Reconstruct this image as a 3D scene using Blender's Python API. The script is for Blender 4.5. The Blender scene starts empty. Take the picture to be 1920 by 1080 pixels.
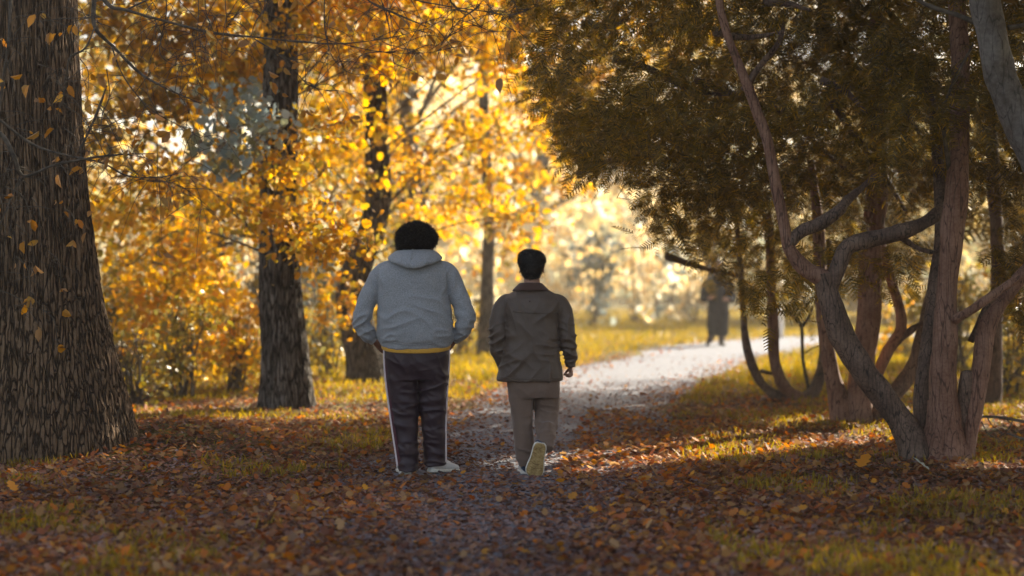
import bpy, bmesh, math, random
import numpy as np
from mathutils import Vector, Matrix, noise
rad = math.radians
random.seed(7); RG = np.random.default_rng(7)
C = bpy.context.scene.collection
# ---------------------------------------------------------------- camera
FPX, HOR, CH = 3733.0, 506.0, 1.47            # focal length in photo pixels, horizon row, eye height
cam_d = bpy.data.cameras.new('camera'); cam = bpy.data.objects.new('camera', cam_d); C.objects.link(cam)
cam.location = (0, 0, CH); cam.rotation_euler = (rad(90), 0, 0)
cam_d.sensor_width = 36; cam_d.lens = 36*FPX/1920; cam_d.shift_y = -(540-HOR)/1920
cam_d.clip_start = .1; cam_d.clip_end = 2000
cam_d.dof.use_dof = True; cam_d.dof.focus_distance = 14.4; cam_d.dof.aperture_fstop = 1.25
bpy.context.scene.camera = cam
# ---------------------------------------------------------------- world, sun, exposure
SUN_EL, SUN_AZ = 27.0, 37.0                    # azimuth clockwise from +Y (straight ahead)
W = bpy.data.worlds.new('World'); bpy.context.scene.world = W; W.use_nodes = True
nt = W.node_tree; bg = nt.nodes['Background']
sky = nt.nodes.new('ShaderNodeTexSky'); sky.sky_type = 'NISHITA'; sky.sun_disc = False
sky.sun_elevation = rad(SUN_EL); sky.sun_rotation = rad(SUN_AZ); sky.dust_density = 2.5
hsv = nt.nodes.new('ShaderNodeHueSaturation'); hsv.inputs['Saturation'].default_value = .62
nt.links.new(sky.outputs[0], hsv.inputs['Color']); nt.links.new(hsv.outputs[0], bg.inputs[0]); bg.inputs[1].default_value = 0.075
SD = Vector((math.sin(rad(SUN_AZ))*math.cos(rad(SUN_EL)), math.cos(rad(SUN_AZ))*math.cos(rad(SUN_EL)), math.sin(rad(SUN_EL))))
sl = bpy.data.lights.new('sun', 'SUN'); sl.energy = 5.0; sl.angle = rad(.5); sl.color = (1, .88, .68)
so = bpy.data.objects.new('sun', sl); C.objects.link(so); so.rotation_euler = SD.to_track_quat('Z', 'Y').to_euler()
so.location = (20, 30, 25)
S = bpy.context.scene
S.view_settings.view_transform = 'Standard'; S.view_settings.look = 'None'; S.view_settings.gamma = 1
S.view_settings.exposure = 1.93
S.render.engine = 'CYCLES'
cy = S.cycles; cy.max_bounces = 6; cy.diffuse_bounces = 3; cy.glossy_bounces = 2; cy.transmission_bounces = 4
cy.volume_bounces = 1; cy.transparent_max_bounces = 8; cy.use_denoising = True
cy.sample_clamp_indirect = 3.0; cy.caustics_reflective = False; cy.caustics_refractive = False
SX, SY, SZ = SD
# ---------------------------------------------------------------- helpers
def P(px, py, Y):
    return Vector(((px-960)/FPX*Y, Y, CH-(py-HOR)/FPX*Y))
def vnoise(p, seed=0):                         # value noise in 3-D, vectorised, about -1..1
    p = np.asarray(p, float); i = np.floor(p).astype(np.int64); f = p-i; f = f*f*(3-2*f)
    def h(dx, dy, dz):
        n = (i[..., 0]+dx)*73856093 ^ (i[..., 1]+dy)*19349663 ^ (i[..., 2]+dz)*83492791 ^ (seed*2654435761+97)
        n = (n ^ (n >> 13))*1274126177 & 0x7fffffff
        n = (n ^ (n >> 15)) & 0xffff
        return n/32767.5-1
    x, y, z = f[..., 0], f[..., 1], f[..., 2]
    a = (h(0,0,0)*(1-x)+h(1,0,0)*x)*(1-y)+(h(0,1,0)*(1-x)+h(1,1,0)*x)*y
    b = (h(0,0,1)*(1-x)+h(1,0,1)*x)*(1-y)+(h(0,1,1)*(1-x)+h(1,1,1)*x)*y
    return a*(1-z)+b*z
def fbm(p, seed=0, o=3):
    s = 0; a = 1.
    for k in range(o): s = s+a*vnoise(np.asarray(p)*2**k, seed+k); a *= .5
    return s/1.75
LOCAL = [False]                                # True while a thing's parts are given in its own space
def mesh_obj(name, V, F, m, parent=None, smooth=True):
    """V (n,3); F: array (k, c) of faces that all have c corners, or a list of such arrays"""
    me = bpy.data.meshes.new(name); Fs = F if isinstance(F, list) else [F]
    V = np.ascontiguousarray(V, dtype=np.float32)
    me.vertices.add(len(V)); me.vertices.foreach_set('co', V.ravel())
    nl = sum(f.size for f in Fs); me.loops.add(nl)
    me.loops.foreach_set('vertex_index', np.concatenate([np.asarray(f).ravel() for f in Fs]).astype(np.int32))
    npoly = sum(len(f) for f in Fs); me.polygons.add(npoly); st = []; o = 0
    for f in Fs: st.append(o+np.arange(len(f))*f.shape[1]); o += f.size
    me.polygons.foreach_set('loop_start', np.concatenate(st).astype(np.int32))
    me.update(calc_edges=True); me.validate()
    if smooth: me.polygons.foreach_set('use_smooth', np.ones(len(me.polygons), bool))
    if m: me.materials.append(m)
    o = bpy.data.objects.new(name, me); C.objects.link(o)
    if parent:
        o.parent = parent
        if not LOCAL[0]: o.matrix_parent_inverse = Matrix.Translation(-parent.location)
    return o
def thing(name, loc, label, cat, group=None):
    o = bpy.data.objects.new(name, None); C.objects.link(o); o.location = loc; o.empty_display_size = .2
    return tag(o, label, cat, group)
def tag(o, label=None, cat=None, group=None, kind=None):
    if label: o['label'] = label
    if cat: o['category'] = cat
    if group: o['group'] = group
    if kind: o['kind'] = kind
    return o
def crom(pts, n):                              # Catmull-Rom through rows of any width
    p = np.asarray(pts, float); p = np.vstack([2*p[0]-p[1], p, 2*p[-1]-p[-2]]); out = []
    for i in range(1, len(p)-2):
        for t in np.arange(n)/n:
            a, b, c, d = p[i-1], p[i], p[i+1], p[i+2]
            out.append(.5*((2*b)+(c-a)*t+(2*a-5*b+4*c-d)*t*t+(-a+3*b-3*c+d)*t**3))
    out.append(p[-2]); return np.array(out)
class MB:                                      # gathers tubes, lofts and plates into one mesh
    def __init__(s): s.V = []; s.Q = []; s.T = []; s.n = 0
    def grid(s, G, close=True, caps=True):     # G (rings, seg, 3)
        r, k, _ = G.shape; b = s.n; s.V.append(G.reshape(-1, 3)); s.n += r*k
        i = np.arange(r-1)[:, None]; j = np.arange(k if close else k-1)[None]; j2 = (j+1) % k
        s.Q.append(np.stack([b+i*k+j, b+i*k+j2, b+(i+1)*k+j2, b+(i+1)*k+j], -1).reshape(-1, 4))
        if close and caps:
            for ri, fl in ((0, 1), (r-1, 0)):
                c = G[ri].mean(0); s.V.append(c[None]); ci = s.n; s.n += 1
                a = b+ri*k+np.arange(k); d = b+ri*k+(np.arange(k)+1) % k
                s.T.append(np.stack([d, a, np.full(k, ci)] if fl else [a, d, np.full(k, ci)], -1))
    def tube(s, pts, radii, seg=8, sub=3, wob=0., flat=1., up=None):
        R = np.asarray(radii, float); A = np.hstack([np.array([tuple(p) for p in pts]), R[:, None]])
        A = crom(A, sub) if sub > 1 else A; p = A[:, :3]; r = np.maximum(A[:, 3], .0008)
        t = np.gradient(p, axis=0); t /= np.linalg.norm(t, axis=1)[:, None]+1e-9
        u = np.array(up, float) if up is not None else (np.array([0, 1., 0]) if abs(t[0][1]) < .8 else np.array([1., 0, 0]))
        fr = []
        for k in range(len(p)):
            u = u-t[k]*u.dot(t[k]); u /= np.linalg.norm(u)+1e-9; fr.append(u.copy())
        U = np.array(fr); B = np.cross(t, U); a = np.linspace(0, 2*math.pi, seg, endpoint=False)
        rr = r[:, None]*np.ones(seg)[None]
        G = p[:, None]+rr[..., None]*(np.cos(a)[None, :, None]*U[:, None]*flat+np.sin(a)[None, :, None]*B[:, None])
        if wob:
            d = fbm(G*np.array([7, 7, 2.2]), 5)*wob
            G = p[:, None]+(G-p[:, None])*(1+d[..., None])
        s.grid(G)
    def ball(s, c, r, seg=16, rings=10, M=None):
        r = np.array(r if hasattr(r, '__len__') else (r,)*3, float)
        th = np.linspace(.02, math.pi-.02, rings)[:, None]; a = np.linspace(0, 2*math.pi, seg, endpoint=False)[None]
        G = np.stack([np.sin(th)*np.cos(a), np.sin(th)*np.sin(a), -np.cos(th)*np.ones_like(a)], -1)*r
        if M is not None: G = G @ np.array(M.to_3x3()).T
        s.grid(G+np.array(tuple(c)))
    def build(s, name, m, parent=None, smooth=True):
        F = ([np.vstack(s.Q)] if s.Q else [])+([np.vstack(s.T)] if s.T else [])
        return mesh_obj(name, np.vstack(s.V), F, m, parent, smooth)
# ---------------------------------------------------------------- materials
def mat(name):
    m = bpy.data.materials.new(name); m.use_nodes = True; t = m.node_tree
    return m, t, t.nodes['Principled BSDF'], t.nodes['Material Output']
def N(t, ty, **k):
    n = t.nodes.new(ty)
    for a, v in k.items():
        if a.startswith('i_'): n.inputs[a[2:].replace('_', ' ')].default_value = v
        else: setattr(n, a, v)
    return n
def ramp(t, stops, fac):
    r = t.nodes.new('ShaderNodeValToRGB'); e = r.color_ramp.elements
    while len(e) > 1: e.remove(e[-1])
    e[0].position = stops[0][0]; e[0].color = (*stops[0][1], 1)
    for p, c in stops[1:]: x = e.new(p); x.color = (*c, 1)
    t.links.new(fac, r.inputs[0]); return r.outputs[0]
def leaf_mat(name, cols, trans=.5, rough=.55, spec=.22, boost=1.3):
    m, t, b, out = mat(name); g = N(t, 'ShaderNodeNewGeometry')
    n = len(cols); c = ramp(t, [(i/max(1, n-1), x) for i, x in enumerate(cols)], g.outputs['Random Per Island'])
    ns = N(t, 'ShaderNodeTexNoise', i_Scale=.55); ns.inputs['Detail'].default_value = 2
    t.links.new(g.outputs['Position'], ns.inputs['Vector'])
    mr = N(t, 'ShaderNodeMapRange'); t.links.new(ns.outputs[0], mr.inputs[0])
    mr.inputs[1].default_value = .3; mr.inputs[2].default_value = .7; mr.inputs[3].default_value = .6; mr.inputs[4].default_value = 1.25
    hs = N(t, 'ShaderNodeHueSaturation'); t.links.new(c, hs.inputs['Color']); t.links.new(mr.outputs[0], hs.inputs['Value'])
    t.links.new(hs.outputs[0], b.inputs['Base Color']); b.inputs['Roughness'].default_value = rough
    b.inputs['Specular IOR Level'].default_value = spec
    tr = N(t, 'ShaderNodeBsdfTranslucent'); mx = N(t, 'ShaderNodeMixShader'); mx.inputs[0].default_value = trans
    h2 = N(t, 'ShaderNodeHueSaturation'); h2.inputs['Value'].default_value = boost; h2.inputs['Saturation'].default_value = 1.1
    t.links.new(hs.outputs[0], h2.inputs['Color']); t.links.new(h2.outputs[0], tr.inputs[0])
    t.links.new(b.outputs[0], mx.inputs[1]); t.links.new(tr.outputs[0], mx.inputs[2]); t.links.new(mx.outputs[0], out.inputs[0])
    return m
def noise_mat(name, stops, scale=(1, 1, 1), nscale=5, detail=6, rough=.8, bump=.3, bdist=.02, bscale=None, spec=.3, coord='Position', vor=None):
    m, t, b, out = mat(name); g = N(t, 'ShaderNodeNewGeometry'); src = g.outputs['Position']
    if coord == 'Object': src = N(t, 'ShaderNodeTexCoord').outputs['Object']
    mp = N(t, 'ShaderNodeMapping'); mp.inputs['Scale'].default_value = scale; t.links.new(src, mp.inputs[0])
    ns = N(t, 'ShaderNodeTexNoise'); ns.inputs['Scale'].default_value = nscale; ns.inputs['Detail'].default_value = detail
    t.links.new(mp.outputs[0], ns.inputs['Vector'])
    c = ramp(t, stops, ns.outputs[0]); t.links.new(c, b.inputs['Base Color'])
    h = ns.outputs[0]
    if vor:
        v = N(t, 'ShaderNodeTexVoronoi'); v.inputs['Scale'].default_value = vor; t.links.new(mp.outputs[0], v.inputs['Vector'])
        mm = N(t, 'ShaderNodeMath', operation='MULTIPLY_ADD'); mm.inputs[1].default_value = .7
        t.links.new(v.outputs[0], mm.inputs[0]); t.links.new(h, mm.inputs[2]); h = mm.outputs[0]
    elif bscale:
        n2 = N(t, 'ShaderNodeTexNoise'); n2.inputs['Scale'].default_value = bscale; n2.inputs['Detail'].default_value = 4
        t.links.new(mp.outputs[0], n2.inputs['Vector']); h = n2.outputs[0]
    bp = N(t, 'ShaderNodeBump'); bp.inputs['Strength'].default_value = bump; bp.inputs['Distance'].default_value = bdist
    t.links.new(h, bp.inputs['Height']); t.links.new(bp.outputs[0], b.inputs['Normal'])
    b.inputs['Roughness'].default_value = rough; b.inputs['Specular IOR Level'].default_value = spec
    return m
M_GOLD = leaf_mat('golden_leaf', [(.34,.19,.025),(.62,.33,.03),(.74,.41,.045),(.46,.32,.045),(.20,.17,.045),(.62,.27,.03),(.72,.50,.17)], .55)
M_ORNG = leaf_mat('orange_leaf', [(.45,.16,.02),(.62,.26,.02),(.70,.34,.03),(.40,.24,.04),(.60,.30,.04)], .5)
M_OLIV = leaf_mat('olive_leaf', [(.16,.14,.03),(.26,.20,.03),(.45,.27,.04),(.20,.19,.07),(.55,.34,.05)], .45, .35, .5)
M_BLUE = leaf_mat('sky_tinted_leaf', [(.19,.25,.25),(.28,.34,.34),(.34,.38,.34),(.20,.20,.10),(.40,.28,.08)], .35, .4, .5)  # sky reflection on shaded leaves put into the leaf colour
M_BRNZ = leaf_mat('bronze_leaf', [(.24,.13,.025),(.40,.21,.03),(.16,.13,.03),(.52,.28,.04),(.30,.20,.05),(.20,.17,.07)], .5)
M_PALE = leaf_mat('haze_pale_leaf', [(.86,.62,.28),(.88,.72,.42),(.80,.72,.52),(.66,.68,.62),(.88,.58,.20)], .65)  # cream glow of the sunlit haze put into the leaf colour
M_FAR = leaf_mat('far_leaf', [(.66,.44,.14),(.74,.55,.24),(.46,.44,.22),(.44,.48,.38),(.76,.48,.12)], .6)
M_YEW = leaf_mat('yew_needle', [(.06,.048,.012),(.13,.094,.016),(.25,.16,.022),(.095,.076,.03),(.46,.27,.03)], .5, .5, .3)
def bark_mat(name, dark, mid, light, cell=26, zs=.2, width=.16, bump=1., rough=.9, dist=.03, spec=.15, vary=4):
    m, t, b, out = mat(name); g = N(t, 'ShaderNodeNewGeometry'); mp = N(t, 'ShaderNodeMapping'); mp.inputs['Scale'].default_value = (1, 1, zs); t.links.new(g.outputs['Position'], mp.inputs[0])
    nz = N(t, 'ShaderNodeTexNoise'); nz.inputs['Scale'].default_value = cell*.35; nz.inputs['Detail'].default_value = 4; t.links.new(mp.outputs[0], nz.inputs['Vector'])
    ad = N(t, 'ShaderNodeVectorMath', operation='MULTIPLY_ADD'); ad.inputs[1].default_value = (2.2/cell,)*3; t.links.new(nz.outputs['Color'], ad.inputs[0]); t.links.new(mp.outputs[0], ad.inputs[2])
    v = N(t, 'ShaderNodeTexVoronoi', feature='DISTANCE_TO_EDGE'); v.inputs['Scale'].default_value = cell; t.links.new(ad.outputs[0], v.inputs['Vector'])
    mr = N(t, 'ShaderNodeMapRange', interpolation_type='SMOOTHSTEP'); mr.inputs[1].default_value = 0; mr.inputs[2].default_value = width; t.links.new(v.outputs[0], mr.inputs[0])
    n2 = N(t, 'ShaderNodeTexNoise'); n2.inputs['Scale'].default_value = vary*10; n2.inputs['Detail'].default_value = 7; n2.inputs['Roughness'].default_value = .7; t.links.new(g.outputs['Position'], n2.inputs['Vector'])
    n3 = N(t, 'ShaderNodeTexNoise'); n3.inputs['Scale'].default_value = vary; n3.inputs['Detail'].default_value = 4; t.links.new(g.outputs['Position'], n3.inputs['Vector'])
    am = N(t, 'ShaderNodeMath', operation='MULTIPLY_ADD'); am.inputs[1].default_value = .5; t.links.new(n2.outputs[0], am.inputs[0]); hf = N(t, 'ShaderNodeMath', operation='MULTIPLY'); hf.inputs[1].default_value = .5; t.links.new(n3.outputs[0], hf.inputs[0]); t.links.new(hf.outputs[0], am.inputs[2])
    c1 = ramp(t, [(.38, mid), (.62, light)], am.outputs[0]); mx = N(t, 'ShaderNodeMix', data_type='RGBA'); mx.inputs[6].default_value = (*dark, 1); t.links.new(mr.outputs[0], mx.inputs[0]); t.links.new(c1, mx.inputs[7]); t.links.new(mx.outputs[2], b.inputs['Base Color'])
    hh = N(t, 'ShaderNodeMath', operation='MULTIPLY_ADD'); hh.inputs[1].default_value = .35; t.links.new(n2.outputs[0], hh.inputs[0]); t.links.new(mr.outputs[0], hh.inputs[2])
    bp = N(t, 'ShaderNodeBump'); bp.inputs['Strength'].default_value = bump; bp.inputs['Distance'].default_value = dist; t.links.new(hh.outputs[0], bp.inputs['Height']); t.links.new(bp.outputs[0], b.inputs['Normal'])
    b.inputs['Roughness'].default_value = rough; b.inputs['Specular IOR Level'].default_value = spec; return m
M_BARK = bark_mat('furrowed_bark', (.040,.026,.016), (.115,.072,.042), (.22,.14,.082), 32, .065, .17)
M_BARK2 = bark_mat('grey_bark', (.02,.016,.013), (.085,.07,.058), (.20,.175,.15), 28, .13, .2)
M_YBARK = bark_mat('yew_bark', (.07,.036,.026), (.145,.07,.045), (.29,.165,.115), 30, .10, .07, .5, .8, .008, .25, 5)
M_YBARK2 = bark_mat('dark_yew_bark', (.024,.016,.012), (.065,.040,.030), (.19,.125,.09), 30, .12, .07, .5, .75, .008, .3, 5)
M_TWIG = noise_mat('twig', [(.3,(.035,.028,.022)),(.7,(.12,.095,.07))], (1,1,1), 20, 3, .8, .2, .005)
M_PBARK = bark_mat('pale_smooth_bark', (.04,.033,.028), (.06,.047,.038), (.17,.15,.135), 20, .15, .05, .4, .7, .008, .3, 3)
M_SOIL = noise_mat('soil_and_moss', [(.3,(.045,.030,.018)),(.5,(.085,.065,.02)),(.62,(.14,.12,.02)),(.8,(.10,.085,.02))], (1,1,1), 3, 8, .95, .6, .03, 40, .1)
M_GRAV = noise_mat('grey_gravel', [(.3,(.085,.09,.11)),(.5,(.145,.155,.19)),(.7,(.22,.235,.28))], (1,1,1), 22, 9, .85, .7, .012, None, .3, vor=55)
M_GRASS = leaf_mat('grass_blade', [(.15,.12,.012),(.26,.19,.018),(.40,.25,.025),(.13,.12,.02)], .45, .5, .3)
M_LITT = leaf_mat('fallen_leaf', [(.14,.045,.025),(.38,.11,.025),(.56,.18,.025),(.32,.16,.07),(.18,.075,.05),(.62,.29,.04),(.14,.055,.04),(.42,.13,.04),(.22,.10,.07),(.42,.26,.13),(.30,.15,.04),(.10,.05,.04),(.36,.20,.08),(.24,.15,.10)], .33, .7, .15, 1.3)
M_CRMB = leaf_mat('dry_crumb', [(.09,.045,.04),(.20,.09,.06),(.28,.14,.09),(.17,.115,.115),(.22,.165,.165),(.34,.19,.12),(.12,.07,.07)], .1, .8, .1)
M_LITD = leaf_mat('dark_fallen_leaf', [(.08,.032,.022),(.20,.075,.035),(.32,.12,.045),(.18,.09,.065),(.10,.045,.045),(.36,.15,.05)], .25, .7, .12, 1.1)
# ---------------------------------------------------------------- leaf scattering
def frames(n, axis_bias=(0, 0, -.5), jitter=1., rg=RG):
    a = rg.normal(size=(n, 3))*jitter+np.array(axis_bias); a /= np.linalg.norm(a, axis=1)[:, None]
    r = rg.normal(size=(n, 3)); z = np.cross(a, r); z /= np.linalg.norm(z, axis=1)[:, None]
    return np.stack([np.cross(a, z), a, z], -1)  # columns x, y(axis), z(normal)
def inst(T, F, pos, R, s):
    s = np.asarray(s, float); s = s[:, None, None] if s.ndim == 1 else s[:, None, :]
    V = np.einsum('nij,nkj->nki', R, T[None]*s)+pos[:, None]
    n, k = len(pos), len(T)
    return V.reshape(-1, 3), (F[None]+(np.arange(n)*k)[:, None, None]).reshape(-1, F.shape[1])
# simple folded leaf: 6 vertices, 2 quads
T_LEAF = np.array([(0,0,0),(0,1,-.05),(.27,.25,.07),(.30,.62,.06),(-.27,.25,.07),(-.30,.62,.06)], float)
F_LEAF = np.array([(0,2,3,1),(0,1,5,4)])
# lobed leaf, two halves of 8 corners
_h = [(0,0),(.10,.02),(.34,.14),(.22,.28),(.46,.44),(.22,.55),(.30,.76),(0,1)]
T_LOBE = np.array([(x, y, .10*abs(x)+.10*y*y) for x, y in _h]+[(-x, y, .16*abs(x)+.10*y*y) for x, y in _h[1:-1]], float)
F_LOBE = np.array([(0,1,2,3,4,5,6,7),(0,7,13,12,11,10,9,8)])
# yew spray: paired flat needles along a bending twig
def spray(nn=7, L=1.0, w=.062, l=.30):
    V = []; F = []
    for i in range(nn):
        y = .08+.92*i/nn*L; z = -.18*(y)**2; ll = l*(1-.55*(i/nn)**2)
        for sx in (-1, 1):
            b = len(V); dx, dy = sx*.86, .5
            V += [(0,y-w/2,z),(0,y+w/2,z),(dx*ll,y+dy*ll+w/3,z-.05),(dx*ll,y+dy*ll-w/3,z-.05)]; F.append((b,b+1,b+2,b+3))
    b = len(V); V += [(-.012,0,0),(.012,0,0),(.006,L,-.18),(-.006,L,-.18)]; F.append((b,b+1,b+2,b+3))
    return np.array(V), np.array(F)
T_YEW, F_YEW = spray(); T_YEWL, F_YEWL = spray(5, 1, .09, .34)
LIT = []                                       # (x0, y0, x1, y1, half width): sunlit gaps on the ground
def lit_mask(p, grow=0.):                      # True where a point would shade one of the sunlit patches
    g = p[:, :2]-p[:, 2:3]*np.array([[SX/SZ, SY/SZ]]); m = np.zeros(len(p), bool)
    for x0, y0, x1, y1, w in LIT:
        d = np.array([x1-x0, y1-y0]); L = d.dot(d)+1e-9
        t = np.clip(((g-[x0, y0])@d)/L, 0, 1); q = np.array([x0, y0])+t[:, None]*d
        m |= np.linalg.norm(g-q, axis=1) < w*(1+.5*vnoise(np.c_[g*1.7, g[:, :1]*0], 3))+grow
    return m
def in_ell(c, r, n, rg=RG):
    v = rg.normal(size=(n, 3)); v /= np.linalg.norm(v, axis=1)[:, None]
    return np.array(tuple(c))+v*(rg.random(n)[:, None]**(1/2.4))*np.array(r)
def leaves_in(clumps, size=.1, sprig=.17, per=9, dens=26, lit=True, rg=RG, droop=-.35):
    """clumps: (centre, radii, weight). Leaf positions come in little sprigs spread over each clump"""
    out = []
    for c, r, w in clumps:
        n = max(3, int(dens*w*4.19*r[0]*r[1]*r[2])); q = in_ell(c, r, n, rg)
        q = q[vnoise(q*1.6, 11)+.4*vnoise(q*4.5, 12) > -.33]        # gaps
        k = np.repeat(q, per, 0); out.append(k+rg.normal(size=k.shape)*np.array([sprig, sprig, sprig*.55]))
    p = np.vstack(out)
    if lit and LIT: p = p[~lit_mask(p)]
    return p
def leaf_mesh(name, m, parent, p, size, T=T_LEAF, F=F_LEAF, droop=-.35, rg=RG):
    s = size*(.45+1.1*rg.random(len(p))**1.3); V, Fa = inst(T, F, p, frames(len(p), (0, 0, droop), 1, rg), s)
    return mesh_obj(name, V, Fa, m, parent, False)
def E(px, py, Y, rx, ry, rY, w=1.):            # clump given by where it shows in the photo, at depth Y
    k = Y/FPX; return (tuple(P(px, py, Y)), (rx*k, rY, ry*k), w)
def twigs_to(mb, a, clump, r0, n=7, rg=random):
    c, r, w = clump; a = np.array(tuple(a)); c = np.array(c); L = np.linalg.norm(c-a)
    mid = (a+c)/2+np.array([rg.uniform(-.1,.1)*L, rg.uniform(-.1,.1)*L, .10*L+rg.uniform(-.05,.1)*L])
    mb.tube([a, mid, c], [r0, r0*.7, r0*.4], 6, 5)
    for _ in range(n):
        e = c+np.array([rg.uniform(-1,1)*r[0], rg.uniform(-1,1)*r[1], rg.uniform(-1,1)*r[2]])*.9
        s = c*(.75)+a*.25 if rg.random() < .3 else c; k = (s+e)/2+np.array([rg.uniform(-.1,.1),rg.uniform(-.1,.1),rg.uniform(0,.15)])
        mb.tube([s, k, e, e+(e-k)*.3-np.array([0,0,.06])], [r0*.4, r0*.28, r0*.14, .002], 5, 3)
# ---------------------------------------------------------------- ground
PATH = crom([(-.15,-6),(-.15,4),(-.12,8),(-.1,12),(.1,16),(.4,20),(1.05,24.5),(2.2,30),(3.6,35.5),(5.6,40.5),(8.6,43.6),(13,45.2),(20,46),(30,46.3),(60,46.5)], 8)
PW = 1.12
def path_dist(x, y):
    q = np.stack([np.asarray(x, float), np.asarray(y, float)], -1); d = np.full(q.shape[:-1], 1e9)
    for a, b in zip(PATH[:-1], PATH[1:]):
        v = b-a; t = np.clip(((q-a)@v)/(v@v), 0, 1); d = np.minimum(d, np.linalg.norm(q-(a+t[..., None]*v), axis=-1))
    return d
def height(x, y):
    x = np.asarray(x, float); y = np.asarray(y, float); m = np.clip((path_dist(x, y)-1.5)/1.6, 0, 1); m = m*m*(3-2*m)
    z = .05*fbm(np.stack([x*.45, y*.45, x*0], -1), 2)+.02
    z = z+.22*np.exp(-((x+2.75)**2/1.1+(y-16.4)**2/1.6))-.06*np.exp(-((x+4.5)**2+(y-14.2)**2)/1.)
    z = z+.10*np.exp(-((x-5.2)**2/3+(y-26)**2/9))
    return z*m
gx = np.concatenate([np.linspace(-130, -9, 18), np.linspace(-8.7, 11.7, 137), np.linspace(12, 130, 18)])
gy = np.concatenate([np.linspace(-60, 5, 10), np.linspace(5.3, 50, 220), np.linspace(51, 160, 20)])
X, Yg = np.meshgrid(gx, gy); G = np.stack([X, Yg, height(X, Yg)], -1)
b = MB(); b.grid(G, close=False)
tag(b.build('ground', M_SOIL), 'mossy leaf-strewn soil on both sides of the path', None, None, 'structure')
d = np.gradient(PATH, axis=0); nrm = np.stack([-d[:, 1], d[:, 0]], -1); nrm /= np.linalg.norm(nrm, axis=1)[:, None]
rows = []
for i, (p, q) in enumerate(zip(PATH, nrm)):
    hw = PW+.15*math.sin(i*.7)+.1*math.sin(i*1.9)+(0 if p[1] < 36 else .5)
    rows.append([(p[0]+q[0]*hw*k, p[1]+q[1]*hw*k, .006-.004*abs(k)) for k in np.linspace(-1, 1, 9)])
b = MB(); b.grid(np.array(rows), close=False)
tag(b.build('path', M_GRAV), 'pale gravel path curving right between the trees', None, None, 'structure')
# ---------------------------------------------------------------- sunlit gaps wanted on the ground
LIT += [(.3,14.9,2.0,16.5,.38),(2.0,16.6,4.4,19.4,.55),(2.9,18.6,5.8,19.2,.5),(3.5,14.6,3.3,14.5,.1),(-2.6,19.2,-1.2,20.0,.22),(-2.9,20.6,-1.6,20.8,.2),
        (-1.5,24.0,-.2,25.5,.4),(-2.5,27.5,-.3,30,.8),(.8,24.3,1.6,24.8,.2),(1.3,27.2,3.2,29.3,.9),(1.5,31,3.4,33,1.6),(2,36,8,40,3.0),(5,30,8,31,1.2),(3.9,24.2,5.5,24.6,.5),(4.6,20.2,7,20.6,.25)]
# ---------------------------------------------------------------- litter, grass
def vis_x(y, pad=1.15): return .2571*y*pad+.6
def ground_pts(n, y0, y1, rg=RG):
    y = y0*(y1/y0)**rg.random(n)               # denser towards the camera
    x = (rg.random(n)*2-1)*vis_x(y); return x, y
def lay(n, y0, y1, keep, size, m, name, label, lift=.012, T=T_LOBE, F=F_LOBE, tilt=.35, kind='stuff'):
    x, y = ground_pts(n, y0, y1); pd = path_dist(x, y); k = RG.random(n) < keep(x, y, pd)
    for fx, fy in ((-.76,14.3),(-.58,14.35),(.11,14.3),(.2,14.15)): k &= (np.hypot(x-fx, (y-fy)*.55) > .12) | (RG.random(len(x)) < .3)
    x, y = x[k], y[k]
    a = RG.random(len(x))*2*math.pi; t = RG.normal(size=(len(x), 2))*tilt
    ax = np.stack([np.cos(a), np.sin(a), t[:, 0]], -1); ax /= np.linalg.norm(ax, axis=1)[:, None]
    z = np.stack([t[:, 1]*-np.sin(a), t[:, 1]*np.cos(a), np.ones(len(x))], -1); z -= ax*(ax*z).sum(1)[:, None]; z /= np.linalg.norm(z, axis=1)[:, None]
    R = np.stack([np.cross(ax, z), ax, z], -1); s = size*(.55+.9*RG.random(len(x)))
    sc = np.stack([s*(.8+.5*RG.random(len(x))), s, s*(.5+1.6*RG.random(len(x))**2)], -1)
    p = np.stack([x, y, height(x, y)+lift+np.abs(t[:, 0])*s*.5*RG.random(len(x))], -1)
    V, Fa = inst(T, F, p, R, sc); return tag(mesh_obj(name, V, Fa, m, None, False), label, None, None, kind)
def edge(pd, y):                               # 0 on the bare gravel, 1 off the path; near the camera litter covers it
    near = np.clip((21-y)/6, 0, 1); return np.clip((pd-.5+near*.22)/(.8), 0, 1)+.05+.11*near
lay(105000, 7.5, 60, lambda x, y, pd: edge(pd, y)*(.35+.65*(vnoise(np.c_[x*.8, y*.8, x*0], 8) > -.35))*np.clip(1.25-y/60, .2, 1), .047, M_LITT, 'fallen_leaves', 'rust and tan leaves scattered over the ground')
lay(26000, 13.8, 21, lambda x, y, pd: (x > .35)*(pd > .35)*.9*(vnoise(np.c_[x*1.3, y*1.3, x*0], 18) > -.5), .05, M_LITT, 'fallen_leaves', 'thick rust leaves on the verge right of the path')
lay(80000, 7.5, 34, lambda x, y, pd: edge(pd, y)*.9+.05, .038, M_LITD, 'leaf_litter', 'dark brown leaf litter on the soil and path', .007, T_LEAF, F_LEAF)
T_CH = np.array([(0,0,0),(1,.2,0),(.8,1,.1),(-.1,.7,.05)], float)*np.array([1,.8,1]); F_CH = np.array([(0,1,2,3)])
lay(210000, 7, 26, lambda x, y, pd: .35+.65*np.clip((18-y)/5, 0, 1)+0*x, .025, M_CRMB, 'leaf_crumbs', 'small broken leaf crumbs on the gravel', .009, T_CH, F_CH, .3)
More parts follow.
